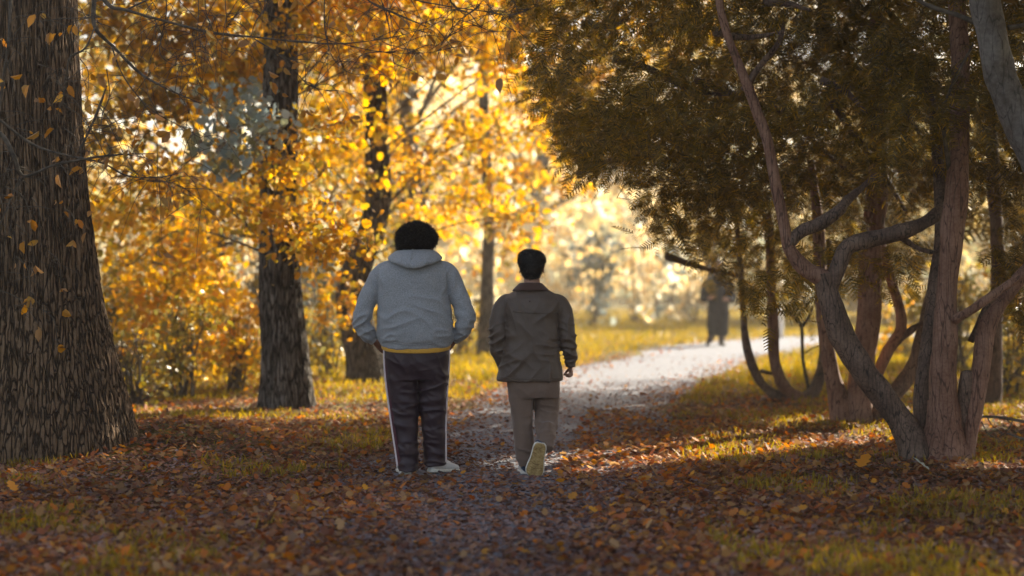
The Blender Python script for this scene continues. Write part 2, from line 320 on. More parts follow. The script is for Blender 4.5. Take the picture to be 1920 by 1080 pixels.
# grass blades in patches
n = 230000; x, y = ground_pts(n, 7.5, 60); pd = path_dist(x, y)
g1 = vnoise(np.c_[x*1.1, y*.9, x*0], 21)+.5*vnoise(np.c_[x*3, y*3, x*0], 22)
k = (pd > 1.2) & (g1+np.clip((y-15)/14, -.22, .9)+.15*(x > 2) > .05+.75*RG.random(n)); x, y = x[k], y[k]; n = len(x)
fr = frames(n, (0, 0, 2.2), .8); s = (.035+.05*RG.random(n))*(1+.25*(y > 22))
T_BL = np.array([(-.07,0,0),(.07,0,0),(.05,.6,.05),(-.01,1,.2)], float); F_BL = np.array([(0,1,2,3)])
V, Fa = inst(T_BL, F_BL, np.stack([x, y, height(x, y)], -1), fr, np.stack([s, s, s], -1))
tag(mesh_obj('grass', V, Fa, M_GRASS, None, False), 'low yellow-green grass in patches beside the path', None, None, 'stuff')
# far lawn is seen at a grazing angle: larger blades
n = 60000; y = 26+RG.random(n)*45; x = (RG.random(n)*2-1)*vis_x(y); pd = path_dist(x, y); k = pd > 1.5; x, y = x[k], y[k]; n = len(x)
s = .10+.08*RG.random(n); V, Fa = inst(T_BL, F_BL, np.stack([x, y, height(x, y)], -1), frames(n, (0, 0, 2.), .9), np.stack([s, s, s], -1))
tag(mesh_obj('lawn_grass', V, Fa, M_GRASS, None, False), 'sunlit far grass verge along the bend of the path', None, None, 'stuff')
# single leaves that stand out
def one_leaf(px, py, Y, m, s, label, rz, g='single bright leaves on the ground'):
    p = P(px, py, Y); z = float(height(p.x, Y)); Rm = np.array((Matrix.Rotation(rz, 3, 'Z') @ Matrix.Rotation(.5, 3, 'X')))
    V, F = inst(T_LOBE, F_LOBE, np.array([[p.x, Y, z+.04]]), Rm[None], np.array([[s, s, s*1.5]]))
    tag(mesh_obj('fallen_leaf', V, F, m, None, False), label, 'leaf')
M_LP = leaf_mat('pale_leaf', [(.45,.5,.42),(.5,.55,.47)], .2); M_LO = leaf_mat('bright_orange_leaf', [(.8,.3,.03),(.8,.35,.04)], .4)
one_leaf(1742, 900, 13.9, M_LP, .14, 'pale grey-green leaf lying below the reddish yew trunk', 1.2)
one_leaf(1612, 893, 14.2, M_LO, .15, 'glowing orange leaf lying left of the pale grey-green leaf', -.7)
one_leaf(28, 941, 12.6, M_LO, .10, 'small orange leaf lying near the foot of the big furrowed trunk', .7)
# ---------------------------------------------------------------- big furrowed trunk at the left
def ridged_trunk(name, m, parent, base, pts, radii, nseg, dz, ridges, amp, flare, seed, warp=.10):
    A = crom([(*p, r) for p, r in zip(pts, radii)], 24); z0, z1 = A[0, 2], A[-1, 2]; zs = np.arange(z0, z1, dz)
    cx, cyy, rr = (np.interp(zs, A[:, 2], A[:, k]) for k in (0, 1, 3)); th = np.linspace(0, 2*math.pi, nseg, endpoint=False)
    TH, Z = np.meshgrid(th, zs); c = np.stack([np.cos(TH)*2.2, np.sin(TH)*2.2, Z*1.1], -1)
    t2 = TH+warp*fbm(c, seed, 3)+.035*vnoise(np.stack([np.cos(TH)*9, np.sin(TH)*9, Z*6], -1), seed+5)
    rg_ = 1-np.abs(np.sin(ridges*.5*t2))**.55; brk = .55+.45*vnoise(np.stack([np.cos(t2)*7, np.sin(t2)*7, Z*3.2], -1), seed+9)
    rg_ = rg_*brk+.25*vnoise(np.stack([np.cos(TH)*30, np.sin(TH)*30, Z*22], -1), seed+12)
    R = rr[:, None]*(1+.05*fbm(c*.6, seed+3))-amp*rg_
    hh = np.maximum(Z-z0-.15, 0); R = R*(1+flare*np.exp(-hh/.32)*(1+.45*np.cos(5*TH+seed)+.2*np.cos(9*TH)))
    G = np.stack([cx[:, None]+R*np.cos(TH), cyy[:, None]+R*np.sin(TH), Z], -1); b = MB(); b.grid(G); return b.build(name, m, parent)
T1 = P(92, 860, 15.6); T1.z = 0
t = thing('oak_tree', T1, 'massive old tree at the left edge with deeply furrowed brown bark', 'tree')
ridged_trunk('trunk', M_BARK, t, None, [(T1.x+.02,15.6,-.25),(T1.x+.01,15.6,.22),(T1.x,15.6,.62),(T1.x-.03,15.6,1.0),(T1.x-.06,15.6,1.5),(T1.x-.14,15.6,2.6),(T1.x-.2,15.65,4.5),(T1.x-.2,15.7,8)], [.74,.665,.575,.505,.44,.40,.37,.27], 700, .011, 60, .036, .05, 4)
# bare, drooping branches in front of it, from limbs above the frame
BR = [ # photo polylines, depth, radius px
 ([(160,-160),(175,-20),(178,50),(215,90),(260,135),(310,165),(378,195)],14.0,[9,7,6,5,4,3,1.5]),
 ([(120,-120),(195,0),(240,20),(330,45),(400,62),(480,70),(560,78),(640,82),(735,70),(790,55)],13.6,[8,6,5,4,4,3,3,2,1.5,1]),
 ([(235,20),(265,5),(300,-10),(380,-40)],13.7,[3,3,4,5]),
 ([(-60,180),(0,225),(60,270),(120,290),(190,305),(240,330),(300,332),(345,322)],13.8,[5,4,4,3,3,3,2,1]),
 ([(-50,230),(0,250),(25,290),(45,330),(100,310),(160,298),(220,290),(290,288)],13.7,[7,7,6,5,4,4,3,1.2]),
 ([(-20,440),(0,420),(30,350),(45,330)],13.7,[2,2,3,4]),
 ([(200,160),(190,190),(170,240),(145,290)],13.8,[2,4,4,2]),
 ([(178,50),(160,90),(130,110),(125,160),(105,220)],13.6,[2,3,3,2,1]),
 ([(210,88),(225,130),(250,170),(290,210),(345,240),(375,258)],13.8,[2.5,2,2,1.5,1,.8]),
 ([(640,-60),(690,0),(740,25),(800,50)],13.4,[4,3,3,1.5]),
 ([(700,-80),(760,-10),(830,10),(900,20),(960,28),(1010,10)],13.4,[3,3,2,2,1.5,.8]),
 ([(470,70),(480,40),(500,10),(505,-30)],13.5,[1.5,2,3,3]),
 ([(475,72),(520,100),(550,130),(580,160),(620,172)],13.5,[2.5,2,2,1.5,.8]),
 ([(640,82),(700,95),(760,100),(810,98),(850,88)],13.5,[1.5,1.5,1.2,1,.6]),
 ([(610,-50),(608,30),(612,70),(625,110),(660,138),(720,140)],13.5,[2,2,2,1.5,1.2,.6]),
 ([(705,-60),(715,0),(728,45),(738,118)],13.5,[2,1.5,1.2,.6]),
 ([(370,-60),(372,30),(366,90),(370,160)],13.4,[2,1.6,1.2,.6]),
 ([(420,-40),(424,25),(428,50)],13.4,[2,1.4,.8]),
 ([(390,-60),(385,10),(400,60),(430,108)],13.5,[2,1.6,1.2,.7]),
 ([(310,-50),(312,20),(305,60),(300,100),(325,122),(345,125)],13.6,[2.5,2,2,1.5,1,.7]),
 ([(200,130),(205,180),(190,230),(210,292)],13.7,[2,1.5,1.2,1]),
 ([(820,-50),(850,10),(880,25),(910,55),(980,60)],13.3,[2.5,2,1.6,1.2,.6]),
 ([(800,98),(840,70),(860,40),(900,10)],13.6,[.8,1.2,1.5,2]),
 ([(200,225),(260,330),(330,345),(390,388),(420,430)],13.8,[1.5,1.3,1.2,1,.6]),
 ([(90,0),(50,25),(60,40),(120,35),(190,32)],13.6,[1,1.2,1.2,1.5,2]),
 ([(20,-60),(18,60),(5,160),(-10,260)],13.6,[6,5,5,4]),
]
rs = random.Random(3); lp = []
for pl, Y, rr in BR:
    b = MB(); pts = [P(x, y, Y+rs.uniform(-.12,.12)+.0*i) for i, (x, y) in enumerate(pl)]; k = Y/FPX
    b.tube(pts, [max(r, .7)*k*.62 for r in rr], 7, 6, .25)
    for _ in range(int(5+len(pl)*2.2)):        # side twigs
        i = rs.randrange(1, len(pts)-1) if len(pts) > 2 else 0; a = pts[i].lerp(pts[i+1] if i+1 < len(pts) else pts[i], rs.random())
        v = Vector((rs.gauss(0,1), rs.gauss(0,.6), rs.gauss(-.35,.7))).normalized()*rs.uniform(.12,.5)
        m1 = a+v*.5+Vector((0,0,rs.uniform(.0,.08))); e = a+v+Vector((0,0,-.06)); b.tube([a, m1, e], [.0032,.0022,.0010], 5, 4)
        e2 = m1+Vector((rs.gauss(0,.1),rs.gauss(0,.1),rs.gauss(-.06,.08))); b.tube([m1, (m1+e2)/2+Vector((0,0,.02)), e2], [.002,.0015,.0009], 4, 3)
        if rs.random() < .3: lp += [e+Vector((rs.gauss(0,.02),rs.gauss(0,.02),-.01)) for _ in range(rs.choice((1,2,3)))]
    b.build('branch', M_TWIG, t)
for (x, y) in [(90,430),(60,480),(120,530),(85,560),(60,540),(150,450),(40,410),(130,230),(100,180),(180,170),(60,300),(150,300),(110,640),(20,600)]:
    a = P(x-30, y-60, 13.9); bq = MB(); e = P(x+rs.uniform(-40,60), y+rs.uniform(-10,20), 13.9); bq.tube([a, (a+e)/2+Vector((.03,0,.05)), e], [.004,.003,.0015], 5, 4)
    for _ in range(5):
        q = a.lerp(e, rs.random()); w = q+Vector((rs.gauss(0,.09),rs.gauss(0,.07),rs.gauss(-.03,.06))); bq.tube([q,(q+w)/2,w],[.002,.0016,.0009],4,3)
        if rs.random() < .25: lp.append(w)
    lp += [e, e]; bq.build('twig', M_TWIG, t)
lp = np.array([tuple(v) for v in lp])
leaf_mesh('leaves', leaf_mat('sparse_brown_leaf', [(.40,.16,.03),(.55,.26,.04),(.35,.20,.10),(.5,.3,.06)], .4), t, lp, .075, T_LEAF*np.array([.8,1,2.4]), F_LEAF, -1.3)
cl = [((T1.x+RG.normal()*1.6, 15.6+abs(RG.normal())*1.5, 6+RG.random()*4), (1.2,1.2,.8), .5) for _ in range(14)]
leaf_mesh('crown', M_ORNG, t, leaves_in(cl, dens=9), .12)
b = MB()
for c in cl: twigs_to(b, (T1.x-.2, 15.7, 4.8+.2*c[0][2]), c, .07, 4)
b.build('limbs', M_BARK2, t)
# ---------------------------------------------------------------- broadleaf trees of the left row
def broadleaf(name, label, base, tpts, trad, clumps, m, size=.10, dens=26, per=9, bark=M_BARK2, ridges=None, extra=(), group='golden trees left of the path', lobes=True, amp=.026):
    t = thing(name, Vector((base.x, base.y, float(height(base.x, base.y)))), label, 'tree', group)
    if ridges: ridged_trunk('trunk', bark, t, None, tpts, trad, 260, .022, ridges, amp, .28, int(base.y))
    else: b = MB(); b.tube(tpts, trad, 14, 6, .18); b.build('trunk', bark, t)
    P3 = np.array([tuple(q) for q in tpts]); b = MB()
    for c in clumps:
        zt = min(max(c[0][2]-.5*math.hypot(c[0][0]-base.x, c[0][1]-base.y), 1.6), P3[-1, 2]-.1)
        a = [np.interp(zt, P3[:, 2], P3[:, 0]), np.interp(zt, P3[:, 2], P3[:, 1]), zt]; twigs_to(b, a, c, .015, 8)
    b.build('limbs', M_TWIG, t)
    leaf_mesh('crown', m, t, leaves_in(clumps, dens=dens, per=per), size, *( (T_LOBE, F_LOBE) if lobes else (T_LEAF, F_LEAF)))
    for i, (cl2, m2, sz) in enumerate(extra): leaf_mesh('leaves', m2, t, leaves_in(cl2, dens=dens, per=per), sz, T_LOBE, F_LOBE)
    return t
def above(x, y, sx, sy, z0, z1, n, r=1.1, w=.5): return [((x+RG.normal()*sx, y+RG.normal()*sy, z0+RG.random()*(z1-z0)), (r, r, r*.7), w) for _ in range(n)]
B2 = P(541, 765, 21.2)
broadleaf('oak_tree', 'straight grey-barked tree with golden leaves, behind the hooded walker\'s left', B2,
  [(B2.x,21.2,-.25),(B2.x-.03,21.2,.5),(B2.x-.09,21.2,1.3),(B2.x-.10,21.2,2.4),(B2.x-.08,21.2,4),(B2.x-.1,21.2,7.5)], [.27,.25,.225,.20,.18,.11],
  [E(300,330,22.3,110,40,.7),E(240,400,22.8,80,35,.6),E(400,400,22,90,40,.6),
   E(540,395,20.0,90,34,.5,1.5),E(640,430,19.6,70,36,.45,1.6),E(690,465,19.5,35,16,.3,1.6),E(600,475,19.8,60,28,.4,1.5),E(640,230,20.2,55,40,.5,1.3),E(600,70,21,80,50,.7),E(470,150,22,70,50,.6,.7),
   E(520,330,20.8,60,24,.5,1.2),E(240,500,23.5,60,40,.5,.8),E(380,480,23.4,60,40,.6,.8),E(700,120,21.5,60,50,.5),E(520,60,20.3,40,26,.3,.9),E(515,250,20.3,45,40,.35,.9),E(530,310,20.2,60,30,.4,1.3),E(545,425,20.1,60,26,.3,1.5),E(600,330,20.4,60,24,.4,.9)]+above(-2.6,21.5,1.6,1.4,4.6,8.5,14,1.2,.35),
  M_GOLD, .072, 175, 9, ridges=34, extra=[([E(440,210,20,60,45,.5,.8),E(430,290,20,60,40,.5,.8),E(500,240,19.9,40,40,.4,.7)], M_BLUE, .10),([E(250,60,22.5,110,70,.9),E(380,30,22.5,90,60,.9),E(320,180,23,110,60,.8,.9),E(240,250,22.6,70,60,.6),E(430,120,22,60,60,.6)], M_BRNZ, .09),([E(300,560,23.6,90,60,.6,.8),E(430,570,23.8,55,60,.5,.8),E(250,640,23.8,60,60,.5,.8),E(380,660,24,80,50,.6,.8),E(640,560,24.5,40,50,.5,.8)], M_GOLD, .085)])
B3 = P(690, 722, 25.6)
broadleaf('oak_tree', 'dark leaning tree with golden leaves, directly behind the hooded walker', B3,
  [(B3.x+.02,25.6,-.2),(B3.x-.05,25.6,.35),(B3.x-.19,25.6,1.0),(B3.x-.14,25.6,1.5),(B3.x+.12,25.6,2.3),(B3.x+.1,25.6,3.6),(B3.x,25.6,7)], [.26,.23,.22,.20,.17,.15,.09],
  [E(760,300,27,80,60,.9),E(850,230,27,90,60,.9),E(800,110,27,90,60,.9),E(900,50,27,80,60,.9),E(960,110,25.5,45,60,.6,1.5),E(1000,40,25.5,50,50,.6,1.3),
   E(890,370,27,80,30,.8),E(985,400,26,50,26,.5,1.3),E(780,400,28,70,40,.8),E(1005,240,27,40,50,.7),E(600,300,27,70,40,.8),E(640,120,27,70,50,.8),E(880,310,26,60,20,.5),E(725,250,24.8,35,40,.4),E(700,340,24.8,50,30,.4),E(730,120,24.8,50,30,.4),E(700,440,24.7,35,20,.3)]+above(-1.3,26.5,2,1.6,5,9,12,1.3,.3),
  M_GOLD, .084, 105, 8, ridges=30)
B5 = P(912, 668, 33.9)
broadleaf('oak_tree', 'blurred dark tree with yellow leaves, between the two walkers', B5,
  [(B5.x,33.9,-.2),(B5.x+.02,33.9,1.2),(B5.x+.04,33.9,2.5),(B5.x-.05,33.9,4.5),(B5.x,34,7)], [.20,.12,.10,.09,.06],
  [E(860,430,35,80,40,.9,.5),E(960,470,36,70,40,.9,.5),E(1060,350,35,60,30,.9,.8),E(900,520,36,60,30,.8,.3),E(1040,250,36,60,60,1,.7),E(1090,150,36,70,60,1),E(1000,330,35,50,40,.8,.7),E(915,250,32.6,50,60,.5,.9),E(920,110,32.6,60,50,.5,.9),E(900,370,32.7,60,40,.5,.9),E(950,420,33,50,30,.6)]+above(0,35.5,2,1.5,5.5,9.5,12,1.4,.4),
  M_GOLD, .12, 38, 8, group='golden trees left of the path')
BK = P(330, 650, 30)
# trees farther back on the left, on the far verge and beyond, each with its own crown
def back_tree(i, x, y, h, cr, m, label, size=.2, dens=5, lo=.25, group='hazy trees beyond the bend'):
    r = random.Random(i*7+1); t = thing('oak_tree' if m is M_GOLD else 'park_tree', (x, y, float(height(x, y))), label, 'tree', group)
    b = MB(); tp = [(x, y, -.2), (x+r.uniform(-.15,.15), y, h*.2), (x+r.uniform(-.3,.3), y, h*.45), (x+r.uniform(-.4,.4), y, h*.85)]
    b.tube(tp, [.026*h, .021*h, .016*h, .005*h], 12, 5, .2); b.build('trunk', M_BARK2, t)
    cl = []
    for k in range(int(11+cr*4)):
        a = r.uniform(0, 6.28); zz = r.uniform(lo, 1); q = cr*math.sqrt(max(.05, 1-((zz-.5)/.62)**2))*r.uniform(.3, 1)
        cl.append(((x+q*math.cos(a), y+q*math.sin(a), zz*h), (cr*.34, cr*.34, cr*.2), r.uniform(.7, 1.2)))
    b = MB()
    for c in cl: twigs_to(b, (x, y, max(h*.15, c[0][2]*.7)), c, .012*h*.5, 3, r)
    b.build('limbs', M_TWIG, t); leaf_mesh('crown', m, t, leaves_in(cl, dens=dens*3, per=8, sprig=.3), size*.8); return t
BT = [(-7.2,27,8,2.4,M_GOLD,'golden tree behind the gap right of the big furrowed trunk',.13,13),(-4.6,31,8.5,2.5,M_GOLD,'golden tree standing behind the straight grey-barked tree',.13,13),
 (-9.5,36,10,3,M_OLIV,'olive tree far back behind the big furrowed trunk',.2,6),(-1.9,40,10,2.6,M_GOLD,'yellow tree far back between the leaning tree and the blurred one',.17,8),
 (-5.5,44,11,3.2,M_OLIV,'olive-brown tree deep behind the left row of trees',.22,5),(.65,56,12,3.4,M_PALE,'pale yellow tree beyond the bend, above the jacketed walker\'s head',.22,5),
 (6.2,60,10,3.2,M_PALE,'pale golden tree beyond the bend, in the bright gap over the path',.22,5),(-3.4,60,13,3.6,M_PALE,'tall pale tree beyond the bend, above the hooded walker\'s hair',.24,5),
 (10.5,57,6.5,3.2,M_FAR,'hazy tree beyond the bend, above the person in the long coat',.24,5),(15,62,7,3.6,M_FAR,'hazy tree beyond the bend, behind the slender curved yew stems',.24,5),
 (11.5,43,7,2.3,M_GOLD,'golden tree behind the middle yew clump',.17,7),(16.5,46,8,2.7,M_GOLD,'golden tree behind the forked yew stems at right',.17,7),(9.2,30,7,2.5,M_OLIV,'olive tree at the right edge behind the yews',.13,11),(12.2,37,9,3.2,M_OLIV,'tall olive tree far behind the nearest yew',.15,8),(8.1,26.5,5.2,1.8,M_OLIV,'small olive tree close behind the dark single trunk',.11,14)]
for i, a in enumerate(BT): back_tree(i, *a)
# ---------------------------------------------------------------- shrubs
def shrub(px, py, Y, rx, h, m, label, size=.09, dens=34, ry=None, weep=False, group='shrubs under the trees'):
    c = P(px, py, Y); k = Y/FPX; rx *= k; h *= k; ry = ry or rx*.8; z0 = float(height(c.x, Y)); r = random.Random(int(px+py))
    t = thing('shrub', (c.x, Y, z0), label, 'shrub', group); cl = []
    for _ in range(15):
        a = r.uniform(0, 6.28); q = r.uniform(.1, .75); zz = r.uniform(.08, .85); w = math.sqrt(max(.1, 1-zz*zz*.8))
        cl.append(((c.x+rx*q*w*math.cos(a), Y+ry*q*w*math.sin(a), z0+zz*h), (rx*.42, ry*.42, h*.22), r.uniform(.6, 1.2)))
    b = MB()
    for q in cl: twigs_to(b, (c.x+r.uniform(-.1,.1), Y+r.uniform(-.1,.1), z0-.02), q, .014, 4, r)
    b.build('stems', M_TWIG, t); leaf_mesh('foliage', m, t, leaves_in(cl, dens=dens*3.6, per=8, sprig=.12), size, droop=-1.2 if weep else -.2); return t
for a in [(205,770,24,60,230,M_OLIV,'dark olive shrub touching the right side of the big trunk',.08,40),(400,720,27.5,80,300,M_GOLD,'dense golden shrub behind the weeping shrub',.10,22),(545,700,33,90,260,M_GOLD,'golden shrub far behind the grey-barked trunk',.12,16),(350,690,36,120,330,M_FAR,'hazy golden shrub deep in the gap between the two left trunks',.14,12),(740,690,34,80,240,M_OLIV,'olive shrub behind the hooded walker\'s legs',.11,20),(250,800,21.5,70,150,M_OLIV,'dark olive shrub close right of the big furrowed trunk',.07,60),(350,800,22.5,85,210,M_OLIV,'speckled olive shrub in the middle of the gap between the two left trunks',.07,55),
 (440,780,23.5,60,190,M_GOLD,'glowing golden shrub close left of the grey-barked trunk',.09,40),(330,740,26,120,330,M_GOLD,'tall golden shrub behind the speckled olive shrub',.10,22),
 (440,700,28.5,75,320,M_PALE,'pale weeping shrub left of the grey-barked trunk',.12,22,None,True),(470,720,30,70,230,M_BLUE,'sky-tinted blue-grey shrub just left of the grey-barked trunk, far back',.13,16),
 (230,730,27,80,300,M_OLIV,'olive shrub seen past the right side of the big trunk',.10,20),
 (620,715,26.5,60,190,M_OLIV,'low olive shrub between the grey-barked trunk and the leaning trunk',.08,40),(600,690,31,60,230,M_BLUE,'sky-tinted blue-grey shrub between the two middle trunks',.13,16),(660,690,30,50,150,M_GOLD,'golden shrub behind the foot of the leaning trunk',.10,25),
 (865,672,34,45,120,M_OLIV,'dark rounded shrub at the foot of the blurred tree',.10,40),(940,665,37,40,90,M_GOLD,'yellow shrub behind the jacketed walker\'s left shoulder',.12,22),(790,690,31,60,110,M_OLIV,'olive shrub hidden behind the hooded walker\'s hips',.10,20)]:
    shrub(*a)
for a in [(1010,632,52,70,250,M_PALE,'cream shrub beyond the path, behind the jacketed walker\'s head',.2,3.2),(1110,630,50,60,190,M_BLUE,'sky-tinted blue-grey shrub beyond the path, right of the jacketed walker',.2,3.2),
 (1190,626,53,70,260,M_PALE,'cream shrub in the middle of the bright gap',.2,3.2),(1255,620,56,50,170,M_BLUE,'sky-tinted blue-grey shrub right of the middle of the bright gap',.2,3),(1300,622,54,55,120,M_PALE,'cream shrub left of the person in the long coat',.2,4),
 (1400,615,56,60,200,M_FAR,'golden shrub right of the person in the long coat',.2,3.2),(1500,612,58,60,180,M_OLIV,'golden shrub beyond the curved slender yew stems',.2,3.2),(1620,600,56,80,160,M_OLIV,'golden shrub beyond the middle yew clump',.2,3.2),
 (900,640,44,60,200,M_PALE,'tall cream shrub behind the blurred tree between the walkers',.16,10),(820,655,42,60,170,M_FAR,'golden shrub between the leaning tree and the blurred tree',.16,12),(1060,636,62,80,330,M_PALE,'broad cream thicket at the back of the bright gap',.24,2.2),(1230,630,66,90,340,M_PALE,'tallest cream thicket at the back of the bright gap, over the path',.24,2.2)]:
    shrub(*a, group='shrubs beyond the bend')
shrub(1890,770,22.5,75,230,M_OLIV,'olive shrub at the right edge behind the bare fallen branch',.08,40)
shrub(1800,735,27,90,230,M_OLIV,'tall olive shrub seen between the nearest yew and the dark single trunk',.10,24)
shrub(1920,720,28,80,330,M_GOLD,'tall golden shrub at the right edge beyond the olive shrub',.10,24)
shrub(1760,700,31,110,210,M_OLIV,'broad olive shrub behind the upright reddish yew trunk',.10,24)
shrub(1690,690,33,60,130,M_GOLD,'golden shrub seen through the curved stems of the middle yew',.10,24)
shrub(1790,690,30,90,150,M_OLIV,'low olive shrub between the yew trunks at right',.1,20)
# far-off wood
n = 90000; a = rad(90)-(RG.random(n)*2-1)*rad(36); rr_ = 98+RG.random(n)*30; p = np.stack([rr_*np.cos(a), rr_*np.sin(a), RG.random(n)**1.3*19], -1)
p = p[vnoise(p*np.array([.22,.22,.3]), 31)-p[:, 2]/16 > -.5]
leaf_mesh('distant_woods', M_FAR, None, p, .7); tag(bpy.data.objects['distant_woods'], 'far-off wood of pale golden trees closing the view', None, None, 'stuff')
# ---------------------------------------------------------------- yews on the right
def inpoly(px, py, poly):
    r = np.zeros(len(px), bool); n = len(poly)
    for i in range(n):
        x0, y0 = poly[i]; x1, y1 = poly[(i+1) % n]; c = (y0 > py) != (y1 > py)
        r ^= c & (px < (x1-x0)*(py-y0)/((y1-y0) or 1e-9)+x0)
    return r
SIL = [(930,-400),(935,-50),(945,60),(960,140),(1010,190),(1055,230),(1070,315),(1130,330),(1185,325),(1205,385),(1235,415),(1225,435),(1270,462),(1305,488),(1325,500),(1385,525),(1405,575),(1530,585),(1570,520),(1640,540),(1700,530),(1740,480),(1770,400),(1850,420),(1870,560),(1960,640),(2300,640),(2600,-400)]
def yew_pts(n, x0, x1, y0, y1, z1, dens_noise=-.25):
    p = np.stack([x0+RG.random(n)*(x1-x0), y0+RG.random(n)*(y1-y0), RG.random(n)*z1], -1)
    px = 960+p[:, 0]/p[:, 1]*FPX; py = HOR+(CH-p[:, 2])/p[:, 1]*FPX
    j = RG.normal(size=(2, n))*14; k = inpoly(px+j[0], np.maximum(py+j[1], -390), SIL)
    k &= vnoise(p*np.array([1.1,1.1,2.6]), 41)+.6*vnoise(p*np.array([3.2,3.2,7]), 42) > dens_noise
    k &= ~((p[:, 2] > 4.2) & (RG.random(n) > .6)); p = p[k]; return p[~lit_mask(p, .28)]
def yew_crown(parent, p, size, T=T_YEW, F=F_YEW, droop=-.35):
    n = len(p); tr = np.array([[parent.location.x, parent.location.y, 0]]); o = p-tr; o[:, 2] = 0; o /= np.linalg.norm(o, axis=1)[:, None]+.2
    a = o*.9+RG.normal(size=(n, 3))*.75+np.array([0,0,droop]); a /= np.linalg.norm(a, axis=1)[:, None]
    up = np.array([0,0,1.])+RG.normal(size=(n, 3))*.45; z = up-a*(a*up).sum(1)[:, None]; z /= np.linalg.norm(z, axis=1)[:, None]
    V, Fa = inst(T, F, p, np.stack([np.cross(a, z), a, z], -1), size*(.6+.8*RG.random(n))); return mesh_obj('crown', V, Fa, M_YEW, parent, False)
def stems(t, Y, specs, m, dY=0):
    k = Y/FPX
    for nm, pts, rr, mm in specs:
        b = MB(); q = [P(x, y, Y+(pp[0] if pp else 0)) for x, y, *pp in pts]
        b.tube(q, [r*k for r in rr], 26, 12, .34); b.build(nm, mm or m, t)
LAB = 'multi-stemmed yews right of the path'
YA = P(1765, 868, 15.2); YA.z = float(height(YA.x, 15.2))
t = thing('yew_tree', YA, 'nearest yew at right with a reddish upright trunk and a thick stem leaning left', 'tree', LAB); ya = t
stems(t, 15.2, [
 ('trunk', [(1782,900,.05),(1775,850),(1768,747),(1772,613),(1783,450),(1795,340),(1800,150,.2),(1790,-120,.5)], [36,34,25,24,21,20,18,14], M_YBARK),
 ('stem', [(1722,880),(1712,830),(1672,764),(1618,693),(1580,627),(1552,547),(1545,512)], [34,28,25,25,24,20,19], M_YBARK2),
 ('stem', [(1550,525),(1512,505),(1482,470),(1472,430),(1455,350),(1438,260),(1412,190),(1385,120),(1362,60),(1348,0),(1340,-80,.1)], [17,16,12,10,10,10,9.5,9,8,7,6], M_YBARK),
 ('stem', [(1478,462),(1500,436),(1540,418),(1572,395),(1590,375,.2),(1640,330,.5)], [10,12,12,11,9,5], M_YBARK2),
 ('stem', [(1556,545),(1572,500),(1592,462),(1640,447),(1700,432),(1745,410,.2),(1800,360,.5)], [14,16,15,14,14,12,8], M_YBARK2),
 ('stem', [(1738,885,.25),(1730,740,.25),(1742,640,.3),(1755,540,.4),(1765,400,.6),(1750,200,1)], [20,16,15,14,13,10], M_YBARK2),
 ('stem', [(1812,885),(1822,800),(1838,700),(1850,620),(1875,570),(1930,500),(2000,430,.2)], [12,13,17,18,14,12,8], M_YBARK),
 ('stem', [(1800,880,.1),(1806,800,.05),(1810,730),(1812,700),(1812,694)], [16,14,13,11,4], M_YBARK2),
 ('branch', [(1790,600,-.1),(1830,575,-.2),(1870,548,-.2),(1930,505,-.2),(1990,460,-.1)], [9,8,8,7,5], M_YBARK),
 ('branch', [(1780,320),(1768,230,-.2),(1770,200,-.3),(1790,150,-.4),(1825,82,-.5)], [4,4,3,3,2], M_TWIG),
 ('branch', [(1820,640,.2),(1860,560,.3),(1920,520,.4),(1960,500,.4)], [7,6,6,5], M_YBARK2),
 ('branch', [(1690,445,.05),(1720,465,.1),(1745,472,.1),(1765,470,.1)], [6,5,4,3], M_YBARK2)], M_YBARK)
b = MB(); knot = P(1700, 798, 14.93); b.tube([knot+Vector((.03*math.cos(a), -.004, .022*math.sin(a))) for a in np.linspace(0, 6.3, 12)], [.008]*12, 6, 2); b.build('knot', M_YBARK2, t)
for x0, x1, d0, d1, r0 in ((1738,1752,-.02,.0,.085),(1758,1762,-.10,-.04,.075),(1782,1776,-.11,-.05,.08),(1806,1790,-.03,-.01,.07),(1725,1748,.05,.06,.06)):
    b = MB(); b.tube([P(x0, 884, 15.2+d0*1.6), P(x0, 862, 15.2+d0), P((x0+x1)/2, 835, 15.2+(d0+d1)/2), P(x1, 795, 15.2+d1), P(x1, 750, 15.2+d1+.03)], [r0*1.35, r0, r0*.85, r0*.75, r0*.55], 14, 6, .35); b.build('root_flare', M_YBARK, t)
pA = yew_pts(60000, .2, 6.5, 15.3, 17.6, 7.5, .0); pA = pA[(pA[:, 0]-3.2)**2/11+(pA[:, 1]-16)**2/6 < 1.2]
pF = np.stack([2.75+RG.random(2600)*1.6, 14.5+RG.random(2600)*.9, 2.25+RG.random(2600)*1.7], -1); pF = pF[vnoise(pF*3, 51) > .0]; yew_crown(t, np.vstack([pA, pF]), .17)
YB = P(1605, 795, 19); YB.z = float(height(YB.x, 19))
t = thing('yew_tree', YB, 'middle yew behind the leaning stem, with several upright trunks from one base', 'tree', LAB); yb = t
